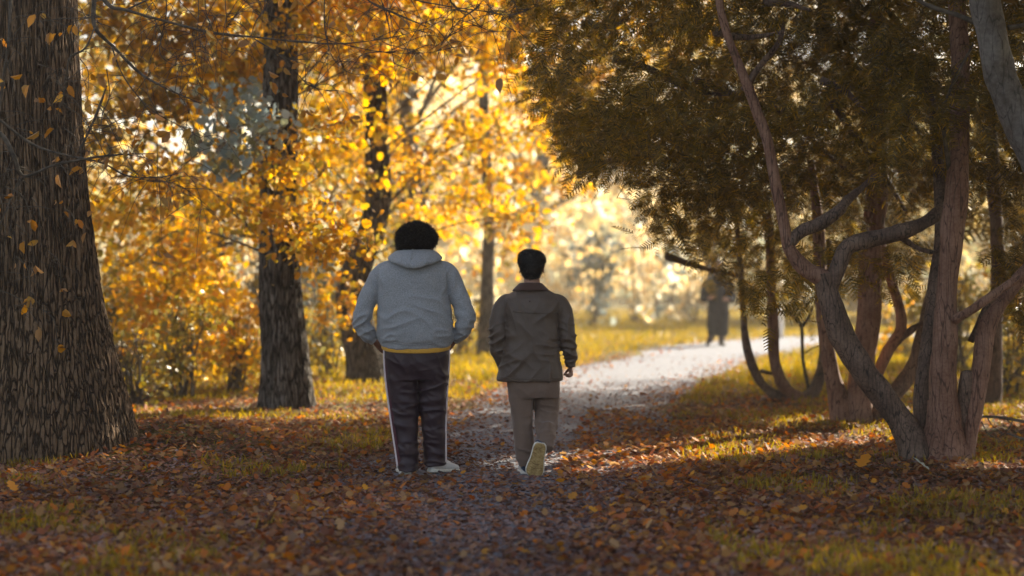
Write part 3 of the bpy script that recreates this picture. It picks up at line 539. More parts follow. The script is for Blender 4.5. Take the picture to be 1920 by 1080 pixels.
stems(t, 19, [
 ('trunk', [(1608,805),(1612,740),(1620,660),(1630,560),(1632,470),(1642,380),(1650,200),(1640,0)], [32,24,23,22,21,20,16,12], M_YBARK),
 ('stem', [(1585,805),(1570,740),(1555,680),(1546,620),(1540,560),(1535,440),(1520,300)], [24,18,15,13,12,10,8], M_YBARK),
 ('stem', [(1625,800,.1),(1672,745,.2),(1712,690,.3),(1733,620,.3),(1745,560,.4),(1775,480,.6),(1800,380,.8)], [20,17,16,15,14,12,10], M_YBARK2),
 ('stem', [(1620,790,.2),(1642,710,.2),(1665,660,.2),(1688,615,.2),(1684,570,.2),(1670,520,.2),(1650,440,.2)], [12,11,11,11,10,9,7], M_YBARK),
 ('branch', [(1648,690,.2),(1680,645,.2),(1710,618,.2),(1745,600,.2)], [8,7,6,5], M_YBARK2)], M_YBARK)
pB = yew_pts(52000, 0, 8.5, 17.3, 20.6, 8.5, -.14); yew_crown(t, pB, .20)
YC = P(1490, 752, 22.3); YC.z = float(height(YC.x, 22.3))
t = thing('yew_tree', YC, 'farther yew with slender stems that sweep low to the left and curve upright', 'tree', LAB); yc = t
stems(t, 22.3, [
 ('stem', [(1500,752),(1467,746),(1437,728),(1412,690),(1398,640),(1394,590),(1390,520),(1380,400)], [16,12,9,8,7.5,7,6,5], M_YBARK2),
 ('stem', [(1510,755),(1480,738),(1460,705),(1450,660),(1451,610),(1448,550),(1440,400)], [18,14,11,11,10,9,7], M_YBARK),
 ('stem', [(1505,757),(1530,725),(1543,680),(1546,630),(1548,580),(1552,450)], [16,12,10,9,8,6], M_YBARK2),
 ('branch', [(1425,695),(1445,700),(1460,700)], [4,4,3], M_YBARK2),
 ('branch', [(1517,735),(1505,670),(1503,615),(1488,592),(1470,572)], [4,3.5,3,2.5,2], M_TWIG),
 ('branch', [(1503,615),(1515,595),(1530,565)], [3,2.5,1.5], M_TWIG),
 ('branch', [(1505,665),(1530,650),(1560,645)], [1.5,1.2,1], M_TWIG)], M_YBARK)
pC = yew_pts(52000, .3, 10, 20.4, 25, 9, -.14); pC = pC[pC[:, 0] > .35+(pC[:, 1]-20)*.12]; yew_crown(t, pC, .23)
YD = P(1862, 778, 21); YD.z = float(height(YD.x, 21))
t = thing('yew_tree', YD, 'dark single-trunked yew at the right edge behind the nearest yew', 'tree', LAB)
stems(t, 21, [('trunk', [(1862,790),(1863,700),(1868,600),(1872,480),(1860,300),(1850,0)], [20,15,14,14,12,9], M_YBARK2)], M_YBARK2)
pD = np.stack([3.6+RG.random(9000)*7, 19.5+RG.random(9000)*6, 1.9+RG.random(9000)**1.2*7], -1); pD = pD[(pD[:, 2] > 2.4) | (pD[:, 0] > .205*pD[:, 1]+.3)]; pD = pD[~lit_mask(pD, .45)]; yew_crown(t, pD, .36, T_YEWL, F_YEWL)
# leaning pale tree at the upper right, its foot outside the frame
LE = P(2110, 900, 13.2); LE.z = 0
t = thing('yew_tree', LE, 'pale smooth trunk leaning in at the upper right corner', 'tree', LAB)
stems(t, 13.2, [('trunk', [(2115,925),(2095,760),(2050,560),(1985,360),(1935,265),(1895,190),(1870,110),(1852,30),(1838,-60),(1800,-300)], [52,48,44,42,37,31,28,27,27,22], M_PBARK),
 ('branch', [(1868,60,.1),(1800,30,.2),(1740,10,.3),(1690,-20,.3)], [7,5,4,3], M_TWIG),('branch', [(1890,52),(1930,45),(1990,30)], [5,4,3], M_TWIG),
 ('branch', [(1960,320,.1),(2010,260,.2),(2080,150,.3)], [18,14,10], M_PBARK)], M_PBARK)
pE = np.stack([2.6+RG.random(7000)*8.5, 9+RG.random(7000)*10, 3.9+RG.random(7000)*4.8], -1)  # unseen crown, added above the frame to shade the foreground
pyE = HOR+(CH-pE[:, 2])/pE[:, 1]*FPX; pE = pE[(pyE < -60) & ~lit_mask(pE, .5)]; yew_crown(t, pE, .55, T_YEWL, F_YEWL)
# inner dark limbs of the three yew crowns
rs = random.Random(11)
for tr, Y, lst in ((ya, 15.6, [[(1640,70),(1665,140),(1700,210),(1730,260)],[(1720,130),(1745,180),(1760,215)],[(1540,150),(1590,175),(1650,240)],[(1340,60),(1400,70),(1470,60)],[(1430,5),(1480,8),(1520,20)],[(1395,170),(1420,130),(1460,80),(1470,40)]]),
                   (yb, 18.5, [[(1150,110),(1220,130),(1300,170),(1400,180)],[(1090,45),(1140,50),(1180,35)],[(1300,150),(1360,170),(1430,200),(1500,230)],[(1550,160),(1640,170),(1700,200)],[(1440,180),(1520,260),(1600,330)],[(1560,190),(1600,250),(1660,330),(1700,400)]]),
                   (yc, 22, [[(1120,240),(1220,270),(1330,330),(1400,420)],[(1250,480),(1310,500),(1390,520)],[(1080,330),(1150,300),(1260,300),(1390,360)],[(1200,160),(1270,260),(1380,400)],[(1010,150),(1100,190),(1200,240)]])):
    for pl in lst:
        b = MB(); k = Y/FPX; b.tube([P(x, y, Y+rs.uniform(-.2,.2)) for x, y in pl], [k*r for r in np.linspace(8, 3, len(pl))], 9, 5, .2)
        b.build('branch', M_YBARK2, tr)
# bare fallen branch at the right edge
FB = P(1880, 800, 16.8); FB.z = float(height(FB.x, 16.8))
t = thing('fallen_branch', FB, 'pale bare branch lying across the grass at the right edge', 'branch')
b = MB(); k = 16.8/FPX; b.tube([P(1825,784,17),P(1850,781,17),(P(1885,784,16.8)),P(1925,792,16.6),P(1990,806,16.4)], [2*k,2.6*k,3*k,3*k,4*k], 8, 5, .2); b.build('limb', M_PBARK, t)
b = MB(); b.tube([P(1888,812,16.6),P(1915,822,16.5),P(1960,834,16.4)], [1.5*k,2.4*k,3*k], 8, 4, .2); b.build('twig', M_PBARK, t)
for q in ([(1850,781),(1862,800),(1880,812)],[(1885,784),(1905,803),(1915,815)],[(1840,790),(1855,815),(1890,830)],[(1900,786),(1890,806),(1870,822)]):
    b = MB(); b.tube([P(x, y, 16.8) for x, y in q], [1.2*k,k,.6*k], 6, 4); b.build('twig', M_TWIG, t)
# pale marker post on the verge
PO = P(1464, 628, 43); m, tt, bs, _ = mat('pale_post'); bs.inputs['Base Color'].default_value = (.75,.72,.66,1)
b = MB(); zz = np.array([0,.08,.5,.52,.6,.66]); rr_ = np.array([.065,.06,.06,.05,.06,.025]); b.tube([(PO.x,43,z) for z in zz], rr_, 14, 1); o = b.build('marker_post', m)
o.location = (0,0,0); tag(o, 'short pale post on the far verge between the slender yew stems', 'post')
# ---------------------------------------------------------------- people
LOCAL[0] = True
def fabric(name, col, rough=.9, wr=.6, wsc=9, fine=260, var=.12, sheen=.2, stretch=(1, 1, .6), spec=.2):
    m, t, b, out = mat(name); co = N(t, 'ShaderNodeTexCoord').outputs['Object']
    mp = N(t, 'ShaderNodeMapping'); mp.inputs['Scale'].default_value = stretch; mp.inputs['Rotation'].default_value = (.3, .5, .2); t.links.new(co, mp.inputs[0])
    n1 = N(t, 'ShaderNodeTexNoise'); n1.inputs['Scale'].default_value = wsc; n1.inputs['Detail'].default_value = 3; n1.inputs['Distortion'].default_value = .8; t.links.new(mp.outputs[0], n1.inputs['Vector'])
    n2 = N(t, 'ShaderNodeTexNoise'); n2.inputs['Scale'].default_value = fine; n2.inputs['Detail'].default_value = 2; t.links.new(co, n2.inputs['Vector'])
    c = ramp(t, [(.3, tuple(x*(1-var) for x in col)), (.7, tuple(min(1, x*(1+var)) for x in col))], n2.outputs[0]); t.links.new(c, b.inputs['Base Color'])
    b1 = N(t, 'ShaderNodeBump'); b1.inputs['Strength'].default_value = wr; b1.inputs['Distance'].default_value = .03; t.links.new(n1.outputs[0], b1.inputs['Height'])
    b2 = N(t, 'ShaderNodeBump'); b2.inputs['Strength'].default_value = .25; b2.inputs['Distance'].default_value = .002; t.links.new(n2.outputs[0], b2.inputs['Height']); t.links.new(b1.outputs[0], b2.inputs['Normal'])
    t.links.new(b2.outputs[0], b.inputs['Normal']); b.inputs['Roughness'].default_value = rough; b.inputs['Sheen Weight'].default_value = sheen; b.inputs['Sheen Roughness'].default_value = .5; b.inputs['Specular IOR Level'].default_value = spec
    return m
M_SKIN = noise_mat('dark_skin', [(.3,(.16,.075,.045)),(.7,(.22,.105,.065))], (1,1,1), 30, 4, .5, .1, .001, None, .4, 'Object')
M_SKIN2 = noise_mat('warm_brown_skin', [(.3,(.28,.14,.09)),(.7,(.36,.19,.13))], (1,1,1), 30, 4, .5, .1, .001, None, .4, 'Object')
M_HAIR = noise_mat('black_hair', [(.3,(.006,.006,.007)),(.7,(.016,.014,.014))], (1,1,1), 60, 4, .6, .6, .004, None, .25, 'Object')
M_HOOD = fabric('blue_grey_sweatshirt', (.275,.282,.295), .95, .5, 4, 180, .3)
M_YEL = fabric('mustard_cotton', (.62,.33,.05), .9, .3, 9)
M_PANT = fabric('dark_plum_tracksuit', (.032,.017,.023), .5, .25, 5, 200, .15, .02, (1,1,.5), .4)
M_STRW = fabric('white_stripe', (.72,.62,.62), .7, .1, 9); M_STRP = fabric('maroon_stripe', (.09,.03,.04), .7, .1, 9)
M_SHOE = fabric('white_canvas', (.62,.60,.58), .7, .3, 14, 200, .1, 0); M_SOLE = fabric('off_white_rubber', (.68,.64,.56), .6, .1, 9, 90, .12, 0)
M_JACK = fabric('waxed_brown_cotton', (.085,.058,.042), .55, .5, 5, 220, .16, .08, (1,1,.6), .45); M_CORD = fabric('brown_corduroy', (.070,.036,.028), .9, .2, 9, 300)
M_TROU = fabric('brown_grey_trousers', (.165,.112,.085), .85, .35, 6, 240)
M_NAVY = fabric('navy_canvas', (.03,.045,.08), .8, .2, 12); M_TAN = noise_mat('worn_tan_sole', [(.3,(.22,.14,.05)),(.5,(.42,.29,.12)),(.7,(.52,.38,.17))], (1,1,1), 45, 5, .8, .9, .006, None, .3, 'Object', vor=85)
M_COAT = fabric('dark_navy_coat', (.010,.012,.019), .9, .4, 5, 200, .1, 0, (1,1,.6), .05)
def remesh(mb, name, m, parent, vox=.008, smooth=6, fac=.5, disp=None, origin=None):
    tmp = mb.build('tmp', None); md = tmp.modifiers.new('r', 'REMESH'); md.mode = 'VOXEL'; md.voxel_size = vox
    ms = tmp.modifiers.new('s', 'SMOOTH'); ms.iterations = smooth; ms.factor = fac
    dg = bpy.context.evaluated_depsgraph_get(); dg.update(); me = bpy.data.meshes.new_from_object(tmp.evaluated_get(dg), depsgraph=dg)
    bpy.data.objects.remove(tmp); n = len(me.vertices); co = np.empty(n*3, np.float32); me.vertices.foreach_get('co', co); co = co.reshape(-1, 3)
    if disp is not None:
        no = np.empty(n*3, np.float32); me.vertices.foreach_get('normal', no); co = co+no.reshape(-1, 3)*disp(co)[:, None]; me.vertices.foreach_set('co', co.astype(np.float32).ravel())
    me.polygons.foreach_set('use_smooth', np.ones(len(me.polygons), bool)); me.name = name; me.materials.clear(); me.materials.append(m)
    o = bpy.data.objects.new(name, me); C.objects.link(o); o.parent = parent; return o
def rings(mb, R, seg=48, sub=5):
    """R rows: z, xc, yc, rx, ry, exponent, tilt"""
    A = crom(np.array(R, float), sub); a = np.linspace(0, 2*math.pi, seg, endpoint=False); G = []
    for z, xc, yc, rx, ry, e, tl in A:
        c, s = np.cos(a), np.sin(a); x = rx*np.sign(c)*np.abs(c)**(2/e); y = ry*np.sign(s)*np.abs(s)**(2/e)
        G.append(np.stack([xc+x, yc+y, z+tl*y/max(ry, .01)], -1))
    mb.grid(np.array(G))
def folds(specs, amp_noise=.004, sc=6, seed=1):
    """specs: (point, direction, spacing, radius, amplitude): fans of soft creases; plus low noise"""
    def f(co):
        co = np.asarray(co, float); d = amp_noise*fbm(co*sc, seed, 3)
        for p, dr, sp, r, am in specs:
            p = np.array(p); dr = np.array(dr, float); dr /= np.linalg.norm(dr); q = co-p; w = np.exp(-(q**2).sum(1)/(1.4*r)**2)
            al = (q@dr)[:, None]*dr; pr = al/(sp*1.5)+(q-al)/(sp*6)+.35*np.stack([vnoise(co*9, seed+3), vnoise(co*9, seed+4), vnoise(co*9, seed+5)], -1)
            d = d+am*3.2*w*((1-np.abs(vnoise(pr, seed+7)))**3-.35)
        return d
    return f
def hand(mb, wrist, fwd, side, back, s=1., curl=.5, thumb=1):
    """wrist point, unit axes: fwd along the hand, side towards the thumb, back out of the back of the hand"""
    w, f, sd, bk = (Vector(v) for v in (wrist, fwd, side, back)); f.normalize(); sd.normalize(); bk.normalize()
    mb.tube([w-f*.03*s, w, w+f*.03*s, w+f*.075*s, w+f*.09*s], [.024*s,.026*s,.035*s,.040*s,.034*s], 14, 3, 0, .42, tuple(bk))
    for i, (o, L) in enumerate(((.030,.070),(.010,.078),(-.011,.073),(-.031,.058))):
        a = w+f*.082*s+sd*o*s; c = curl*(1+.08*i); pts = [a-f*.02*s, a]; ang = 0; q = a
        for seg_, fr in ((.45, .75), (.32, 1.1), (.23, .9)):
            ang += c*fr; q = q+(f*math.cos(ang)-bk*math.sin(ang))*L*s*seg_; pts.append(q)
        mb.tube(pts, [.0095*s,.0095*s,.0088*s,.008*s,.0065*s], 10, 3)
    a = w+f*.02*s+sd*.022*s; b1 = a+(f*.6+sd*.7-bk*.25).normalized()*.045*s; c1 = b1+(f*.9+sd*.1-bk*.55*curl-bk*.1).normalized()*.034*s; d1 = c1+(f*.9-sd*.25-bk*.7*curl).normalized()*.026*s
    mb.tube([a, b1, c1, d1], [.014*s,.0125*s,.0105*s,.008*s], 10, 3)
def head(mb, c, s=1., yaw=0., face=1):
    """c: centre of the skull; the face looks along +y (face=1) turned by yaw"""
    M = Matrix.Rotation(yaw, 4, 'Z') @ Matrix.Scale(face, 4, (0, 1, 0)); c = Vector(c)
    def w(x, y, z): return c+M @ Vector((x, y, z))*s
    mb.ball(w(0,-.01,.02), (.076*s,.097*s,.10*s), 20, 14, M.to_3x3().normalized())
    mb.ball(w(0,.025,-.05), (.062*s,.07*s,.075*s), 18, 12, M.to_3x3().normalized())
    mb.ball(w(0,.062,-.098), (.03*s,.026*s,.022*s), 12, 8)                              # chin
    mb.tube([w(0,.088,.012), w(0,.104,-.014), w(0,.114,-.034), w(0,.098,-.045)], [.009*s,.011*s,.016*s,.010*s], 10, 3)   # nose
    mb.tube([w(-.024,.080,-.072), w(0,.093,-.070), w(.024,.080,-.072)], [.006*s,.010*s,.006*s], 8, 3)                  # lips
    mb.tube([w(-.05,.066,.022), w(-.025,.088,.028), w(0,.086,.022), w(.025,.088,.028), w(.05,.066,.022)], [.006*s,.009*s,.008*s,.009*s,.006*s], 8, 3)  # brow
    for sx in (-1, 1):
        pts = [w(sx*(.084+.009*abs(math.sin(a))), -.012+.017*math.cos(a)*(1), -.012+.031*math.sin(a)) for a in np.linspace(-1.3, 4.3, 9)]
        mb.tube(pts, [.005*s]*9, 8, 2); mb.ball(w(sx*.082, -.008, -.012), (.008*s,.014*s,.024*s), 10, 7)
def eyes(parent, c, s=1., yaw=0., face=1):
    M = Matrix.Rotation(yaw, 4, 'Z') @ Matrix.Scale(face, 4, (0, 1, 0))
    for sx in (-1, 1):
        b = MB(); p = Vector(c)+M @ Vector((sx*.031, .074, .003))*s; b.ball(p, .0115*s, 12, 8); b.build('eye', M_SOLE, parent)
def shoe(parent, M, L=.29, W=.098, upper=M_SHOE, sole=M_SOLE, under=None, heel=None, H=.085):
    """local frame: heel at origin, toe along +y, up +z"""
    def tf(V): return np.array([tuple(M @ Vector(v)) for v in V.reshape(-1, 3)]).reshape(V.shape)
    ys = np.array([0,.012,.04,.09,.14,.19,.23,.26,.28,.29])*L/.29; hw = np.array([.018,.028,.033,.034,.036,.043,.046,.041,.028,.010])*W/.092
    hh = np.array([.060,.078,H,.086,.078,.060,.048,.040,.032,.024]); a = np.linspace(0, 2*math.pi, 28, endpoint=False)
    def body(z0, hgt, grow, e):
        G = []
        for y, w_, h_ in zip(ys, hw, hgt):
            c, s = np.cos(a), np.sin(a); G.append(np.stack([(w_+grow)*np.sign(c)*np.abs(c)**(2/e), np.full(28, y), z0+h_*.5+h_*.5*np.sign(s)*np.abs(s)**(2/e)], -1))
        return tf(np.array(G))
    b = MB(); b.grid(body(.016, hh, 0, 2.4)); u = b.build('upper', upper, parent)
    b = MB(); b.grid(body(0, np.full(10, .026), .004, 5)); so_ = b.build('sole', sole, parent)
    if under:                                   # patterned outsole pad with lugs
        b = MB(); G = body(-.004, np.full(10, .008), -.003, 6); b.grid(G)
        for y in np.arange(.02, .275, .018):
            w_ = np.interp(y, ys, hw)-.010; b.tube([tuple(M @ Vector((x, y+.006*(1 if abs(x) < w_*.5 else -1), -.005))) for x in np.linspace(-w_, w_, 7)], [.0042]*7, 5, 2)
        b.build('tread', under, so_ if False else parent)
    if heel:
        b = MB(); hb = hh[:5]*np.array([1.04,1.04,1.03,.9,.3]); G = []
        for y, w_, h_ in zip(ys[:4]-.003, hw[:4]+.003, hb[:4]):
            c, s = np.cos(a), np.sin(a); G.append(np.stack([w_*c, np.full(28, y), .026+h_*.42+h_*.5*s], -1))
        b.grid(tf(np.array(G))); b.build('heel_patch', heel, parent)
    b = MB()                                    # laces
    for k, y in enumerate(np.linspace(.12, .19, 4)*L/.29):
        z = np.interp(y, ys, hh)+.018; w_ = .022; b.tube([tuple(M @ Vector((x, y+.004*math.sin(x*90), z-9*x*x))) for x in np.linspace(-w_, w_, 6)], [.0026]*6, 6, 2)
    b.build('laces', M_SOLE, parent)
def fuzz(mb_pts, normals, n, L, w, m, name, parent, rg, curl=.5):
    k = rg.integers(0, len(mb_pts), n); p = mb_pts[k]; a = normals[k]+rg.normal(size=(n, 3))*curl; a /= np.linalg.norm(a, axis=1)[:, None]
    r = rg.normal(size=(n, 3)); z = np.cross(a, r); z /= np.linalg.norm(z, axis=1)[:, None]; R = np.stack([np.cross(a, z), a, z], -1)
    T = np.array([(-.5*w/L,-.2,0),(.5*w/L,-.2,0),(.45*w/L,.5,.12),(.1*w/L,1,-.1),(-.1*w/L,1,-.1),(-.4*w/L,.5,.12)]); V, F = inst(T, np.array([(0,1,2,5),(5,2,3,4)]), p, R, L*(.4+.8*rg.random(n)))
    return mesh_obj(name, V, F, m, parent, False)
def co_no(o):
    me = o.data; n = len(me.vertices); c = np.empty(n*3, np.float32); me.vertices.foreach_get('co', c); q = np.empty(n*3, np.float32); me.vertices.foreach_get('normal', q)
    return c.reshape(-1, 3), q.reshape(-1, 3)
UK = 14.3/FPX; PY0 = HOR+CH*FPX/14.3            # ground row at the walkers' depth
def stripe(parent, pts, w, col, name, nrm_, off):
    """flat ribbon along pts, facing nrm_, slightly proud of the cloth"""
    A = crom(np.array([tuple(p) for p in pts]), 8); n_ = np.array(nrm_, float); t = np.gradient(A, axis=0); s = np.cross(t, n_); s /= np.linalg.norm(s, axis=1)[:, None]
    G = np.stack([A-s*w/2+n_*off, A-s*w*.2+n_*(off+.002), A+s*w*.2+n_*(off+.002), A+s*w/2+n_*off, A+s*w/2-n_*.012, A-s*w/2-n_*.012], 1); b = MB(); b.grid(G); return b.build(name, col, parent)
# ---- first walker: grey hooded sweatshirt
def U1(px, py, d=0.): return Vector(((px-782)*UK, d, (PY0-py)*UK))
w1 = thing('person', ((782-960)*UK, 14.3, 0), 'person with rounded black afro hair in a blue-grey hooded sweatshirt and dark striped track trousers', 'person', 'people walking away side by side')
def ring1(py, x0, x1, ry, yc=0., e=2.5, tl=0., f=U1): a = f((x0+x1)/2, py); return (a.z, a.x, yc, (x1-x0)/2*UK, ry, e, tl)
HC1 = U1(790, 461, .035)
b = MB(); head(b, HC1, 1.02, -.45); b.tube([U1(781,515,.0), U1(782,490,.01), U1(783,474,.03)], [.085,.066,.06], 16, 3)
rings(b, [ring1(652,728,838,.12), ring1(600,728,832,.115), ring1(540,726,830,.11), ring1(505,724,836,.105), ring1(488,742,818,.08), ring1(480,758,804,.06)], 32, 3)
for sx, pts in ((-1, [U1(722,512), U1(694,550,-.02), U1(684,594,-.05), U1(688,618,-.03), U1(701,638,-.015)]), (1, [U1(842,512), U1(858,548,-.02), U1(868,592,-.05), U1(866,616,-.03), U1(853,636,-.015)])):
    b.tube(pts, [.052,.048,.042,.036,.026], 14, 4)
hand(b, U1(703,640,-.02), (.66,.30,-.60), (.3,-.45,.55), (-.55,-.75,-.35), 1.0, .35); hand(b, U1(852,638,-.02), (-.60,.35,-.62), (-.3,-.45,.55), (.55,-.75,-.35), 1.0, .35)
for pts in ([U1(758,650), U1(762,740), U1(764,800,.01), U1(765,868,0)], [U1(808,650), U1(813,740), U1(814,800,.0), U1(815,860,.03)]): b.tube(pts, [.095,.075,.055,.045], 16, 4)
remesh(b, 'body', M_SKIN, w1, .0055, 3); eyes(w1, HC1, 1.02, -.45)
# trousers
b = MB()
rings(b, [ring1(640,722,842,.165,0), ring1(665,721,844,.175,-.005,2.6), ring1(690,723,842,.17,0,2.6), ring1(712,726,841,.15,0,2.6)], 48, 4)
def leg(mb, R, seg=40): rings(mb, R, seg, 5)
leg(b, [ring1(675,723,782,.14,0,2.3), ring1(710,725,784.5,.135,0,2.3), ring1(750,730,784.5,.115,.0,2.3), ring1(800,737,784.5,.10,.0,2.3), ring1(840,743,785,.10,.005,2.3), ring1(868,746,784.5,.105,.01,2.3), ring1(881,746,784.5,.108,.01,2.4,.01)])
leg(b, [ring1(675,783,842,.14,0,2.3), ring1(710,784.5,841,.135,.0,2.3), ring1(750,787,837,.115,.01,2.3), ring1(800,790,836,.10,.03,2.3), ring1(840,793,836,.10,.05,2.3), ring1(860,794,836,.102,.06,2.3), ring1(872,794,836,.105,.065,2.4,.01)])
fo = folds([(U1(765,800,-.1),(.45,0,1),.035,.16,.006),(U1(815,745,-.1),(-.3,0,1),.032,.13,.008),(U1(760,720,-.14),(.5,0,1),.045,.15,.006),(U1(815,850,-.05),(.2,0,1),.026,.09,.007),(U1(765,868,-.05),(-.2,0,1),.026,.07,.006),(U1(800,690,-.15),(1,0,.6),.04,.12,.005)], .005, 6, 3)
tr1 = remesh(b, 'track_trousers', M_PANT, w1, .007, 4, .5, fo)
for side, X in ((-1, [(723,655),(724,690),(728,730),(733,768),(739,810),(745,850),(748,872)]), (1, [(841,655),(840,690),(837,730),(835.5,760),(834,800),(834,840),(834,866)])):
    for off, w_, cm, nm in ((0, .036, M_STRP, 'stripe'), (-.0095, .0105, M_STRW, 'stripe'), (.0085, .0105, M_STRW, 'stripe')):
        pts = [U1(x, y, -.055+(.0 if side < 0 else .012*i))+Vector((side*off+(.004 if side < 0 else -.004), 0, 0)) for i, (x, y) in enumerate(X)]
        stripe(tr1, pts, w_, cm, nm, Vector((side*.72, -.70, 0)).normalized(), .006 if cm is M_STRP else .009)
# yellow shirt hem, sweatshirt
b = MB(); rings(b, [ring1(630,714,847,.196,0,2.5,.03), ring1(648,715,846,.196,0,2.5,.034), ring1(651,716,845,.192,0,2.5,.037)], 56, 3)
b.build('yellow_shirt', M_YEL, w1)
b = MB()
rings(b, [ring1(644,714,847,.195,0,2.5,.035), ring1(637,712,849,.200,0,2.5,.032), ring1(629,709,851,.212,-.005,2.5,.026), ring1(610,708,850,.218,-.01,2.5,.015), ring1(580,709,846,.205,-.01,2.5,.0),
          ring1(550,709,840,.19,-.01,2.6), ring1(525,708,841,.178,-.01,2.6), ring1(507,711,841,.16,-.005,2.5), ring1(497,719,834,.142,0,2.4), ring1(488,735,822,.12,0,2.2), ring1(479,752,806,.10,0,2)], 64, 5)
b.tube([U1(738,505,.0), U1(718,515,0), U1(699,545,-.02), U1(682.5,578,-.05), U1(679.5,603,-.055), U1(688,622,-.035), U1(698,634,-.012)], [.075,.082,.072,.066,.062,.053,.040], 24, 5)
b.tube([U1(818,505,.0), U1(838,515,0), U1(855,545,-.02), U1(870,578,-.05), U1(872.5,602,-.055), U1(865,621,-.035), U1(855,632,-.012)], [.075,.082,.072,.066,.062,.053,.040], 24, 5)
fo = folds([(U1(676,600,-.08),(-.5,0,1),.036,.085,.010),(U1(690,628,-.05),(.7,0,1),.028,.06,.007),(U1(873,600,-.08),(.5,0,1),.036,.085,.010),(U1(862,626,-.05),(-.7,0,1),.028,.06,.007),
            (U1(712,530,-.1),(.9,0,.3),.05,.08,.007),(U1(838,530,-.1),(-.9,0,.3),.05,.08,.007),(U1(810,575,-.2),(.45,0,1),.055,.13,.006),(U1(750,600,-.2),(-.25,0,1),.06,.14,.006),(U1(735,632,-.18),(-.2,0,1),.03,.08,.006),(U1(830,625,-.16),(.3,0,1),.034,.07,.007)], .006, 5, 8)
sw = remesh(b, 'hooded_sweatshirt', M_HOOD, w1, .0065, 7, .5, fo)
for cx_, cyy_, dx in ((700,636.5,1),(853.5,635,-1)):
    b = MB(); a = U1(cx_-5*dx, cyy_-5, -.012); e = U1(cx_+2.5*dx, cyy_+2.5, -.002); b.tube([a, (a+e)/2, e], [.040,.041,.038], 20, 3); b.build('cuff', M_HOOD, sw)
b = MB(); G = []                                # hood hanging down the back
for u in np.linspace(-1, 1, 41):
    a = u*rad(150); bk = max(0, 1-abs(u)/.72); h = .045+.088*bk+.012*math.exp(-(u/.12)**2); zt = U1(0, 467).z-.012*abs(u)**1.5-.035*max(0, abs(u)-.55)
    Rx, Ry = .132, .118; cx_ = math.sin(a); cyy_ = -math.cos(a); ring = []
    for v in np.linspace(0, 2*math.pi, 22, endpoint=False):
        q = (1-math.cos(v))/2; th = .028+.016*bk; out = math.sin(v)*th+q*(.036+.075*bk)-.022*(1-q); z = zt-h*q; sc = 1+.10*q
        ring.append(((Rx*sc+out*.9)*cx_*.98+U1(779,0).x, (Ry+out)*cyy_+.0, z))
    G.append(ring)
b.grid(np.array(G))
ho = remesh(b, 'hood', M_HOOD, sw, .005, 4, .5, folds([(U1(760,495,-.2),(1,0,.8),.022,.05,.005),(U1(800,492,-.2),(-.9,0,.8),.024,.05,.004)], .003, 8, 5))
b = MB(); b.tube([U1(776,467,-.14), U1(774,480,-.200), U1(771,496,-.222), U1(769,508,-.212)], [.003,.0032,.003,.003], 6, 5); b.build('hood_seam', M_HOOD, ho)
for xx in ([(711,506),(709,530),(711,556)],[(840,506),(839,530),(838,556)]):
    pass
# afro hair
b = MB(); hc = U1(781, 446, .0); b.ball(hc+Vector((0,0,-.004)), (.145,.138,.092), 40, 26); b.ball(hc+Vector((0,.0,.03)), (.115,.11,.072), 34, 20); b.ball(hc+Vector((-.03,-.01,-.035)), (.112,.11,.075), 30, 18); b.ball(hc+Vector((.028,.0,-.012)), (.108,.11,.06), 30, 18)
hr = remesh(b, 'afro_hair', M_HAIR, w1, .006, 4, .5, lambda co: .010*fbm(np.asarray(co, float)*16, 4, 3)+.005*fbm(np.asarray(co, float)*60, 9, 2))
c_, n_ = co_no(hr); fuzz(c_, n_, 22000, .027, .0022, M_HAIR, 'curls', hr, np.random.default_rng(5), .8)
hr.data.materials[0] = M_HAIR
shoe(w1, Matrix.Translation(U1(761,889.5,-.05)) @ Matrix.Rotation(rad(6), 4, 'Z'), .30, .112)
shoe(w1, Matrix.Translation(U1(806,885.5,.0)) @ Matrix.Rotation(rad(-38), 4, 'Z') @ Matrix.Rotation(rad(-4), 4, 'X'), .30, .112)
# ---- second walker: dark waxed jacket
def U2(px, py, d=0.): return Vector(((px-998)*UK, d, (PY0-py)*UK))
w2 = thing('person', ((998-960)*UK, 14.3, 0), 'shorter person with short black hair in a dark brown jacket, lifting the right heel', 'person', 'people walking away side by side')
def ring2(py, x0, x1, ry, yc=0., e=2.5, tl=0.): return ring1(py, x0, x1, ry, yc, e, tl, U2)
HC2 = U2(997, 502, .03)
b = MB(); head(b, HC2, .98, .05); b.tube([U2(996,548,0), U2(997,532,.005), U2(997,515,.02)], [.075,.060,.056], 16, 3)
rings(b, [ring2(715,955,1042,.10), ring2(660,955,1038,.10), ring2(600,955,1040,.10), ring2(570,950,1045,.095), ring2(552,965,1030,.07), ring2(545,978,1016,.05)], 32, 3)
b.tube([U2(948,568), U2(936,605,-.01), U2(935,640,-.02), U2(938,668,.01), U2(946,692,.05)], [.045,.042,.036,.030,.025], 14, 4)
b.tube([U2(1048,568), U2(1060,605,-.01), U2(1064,640,-.01), U2(1067,668,.01), U2(1070,687,.025)], [.045,.042,.036,.030,.025], 14, 4)
hand(b, U2(948,692,.05), (.4,.5,-.8), (0,.8,.5), (-1,0,-.3), .92, .4); hand(b, U2(1070,686,.025), (.05,.10,-1), (-.25,1,.1), (1,.25,0), .82, 1.25)
for pts in ([U2(977,712), U2(980,770), U2(982,795), U2(984,820,.0), U2(988,874,0)], [U2(1022,712), U2(1025,755,.03), U2(1025,775,.03), U2(1024,800,-.05), U2(1024,835,-.18)]): b.tube(pts, [.085,.062,.055,.05,.038], 16, 4)
remesh(b, 'body', M_SKIN2, w2, .0055, 3); eyes(w2, HC2, .98, .05)
b = MB()
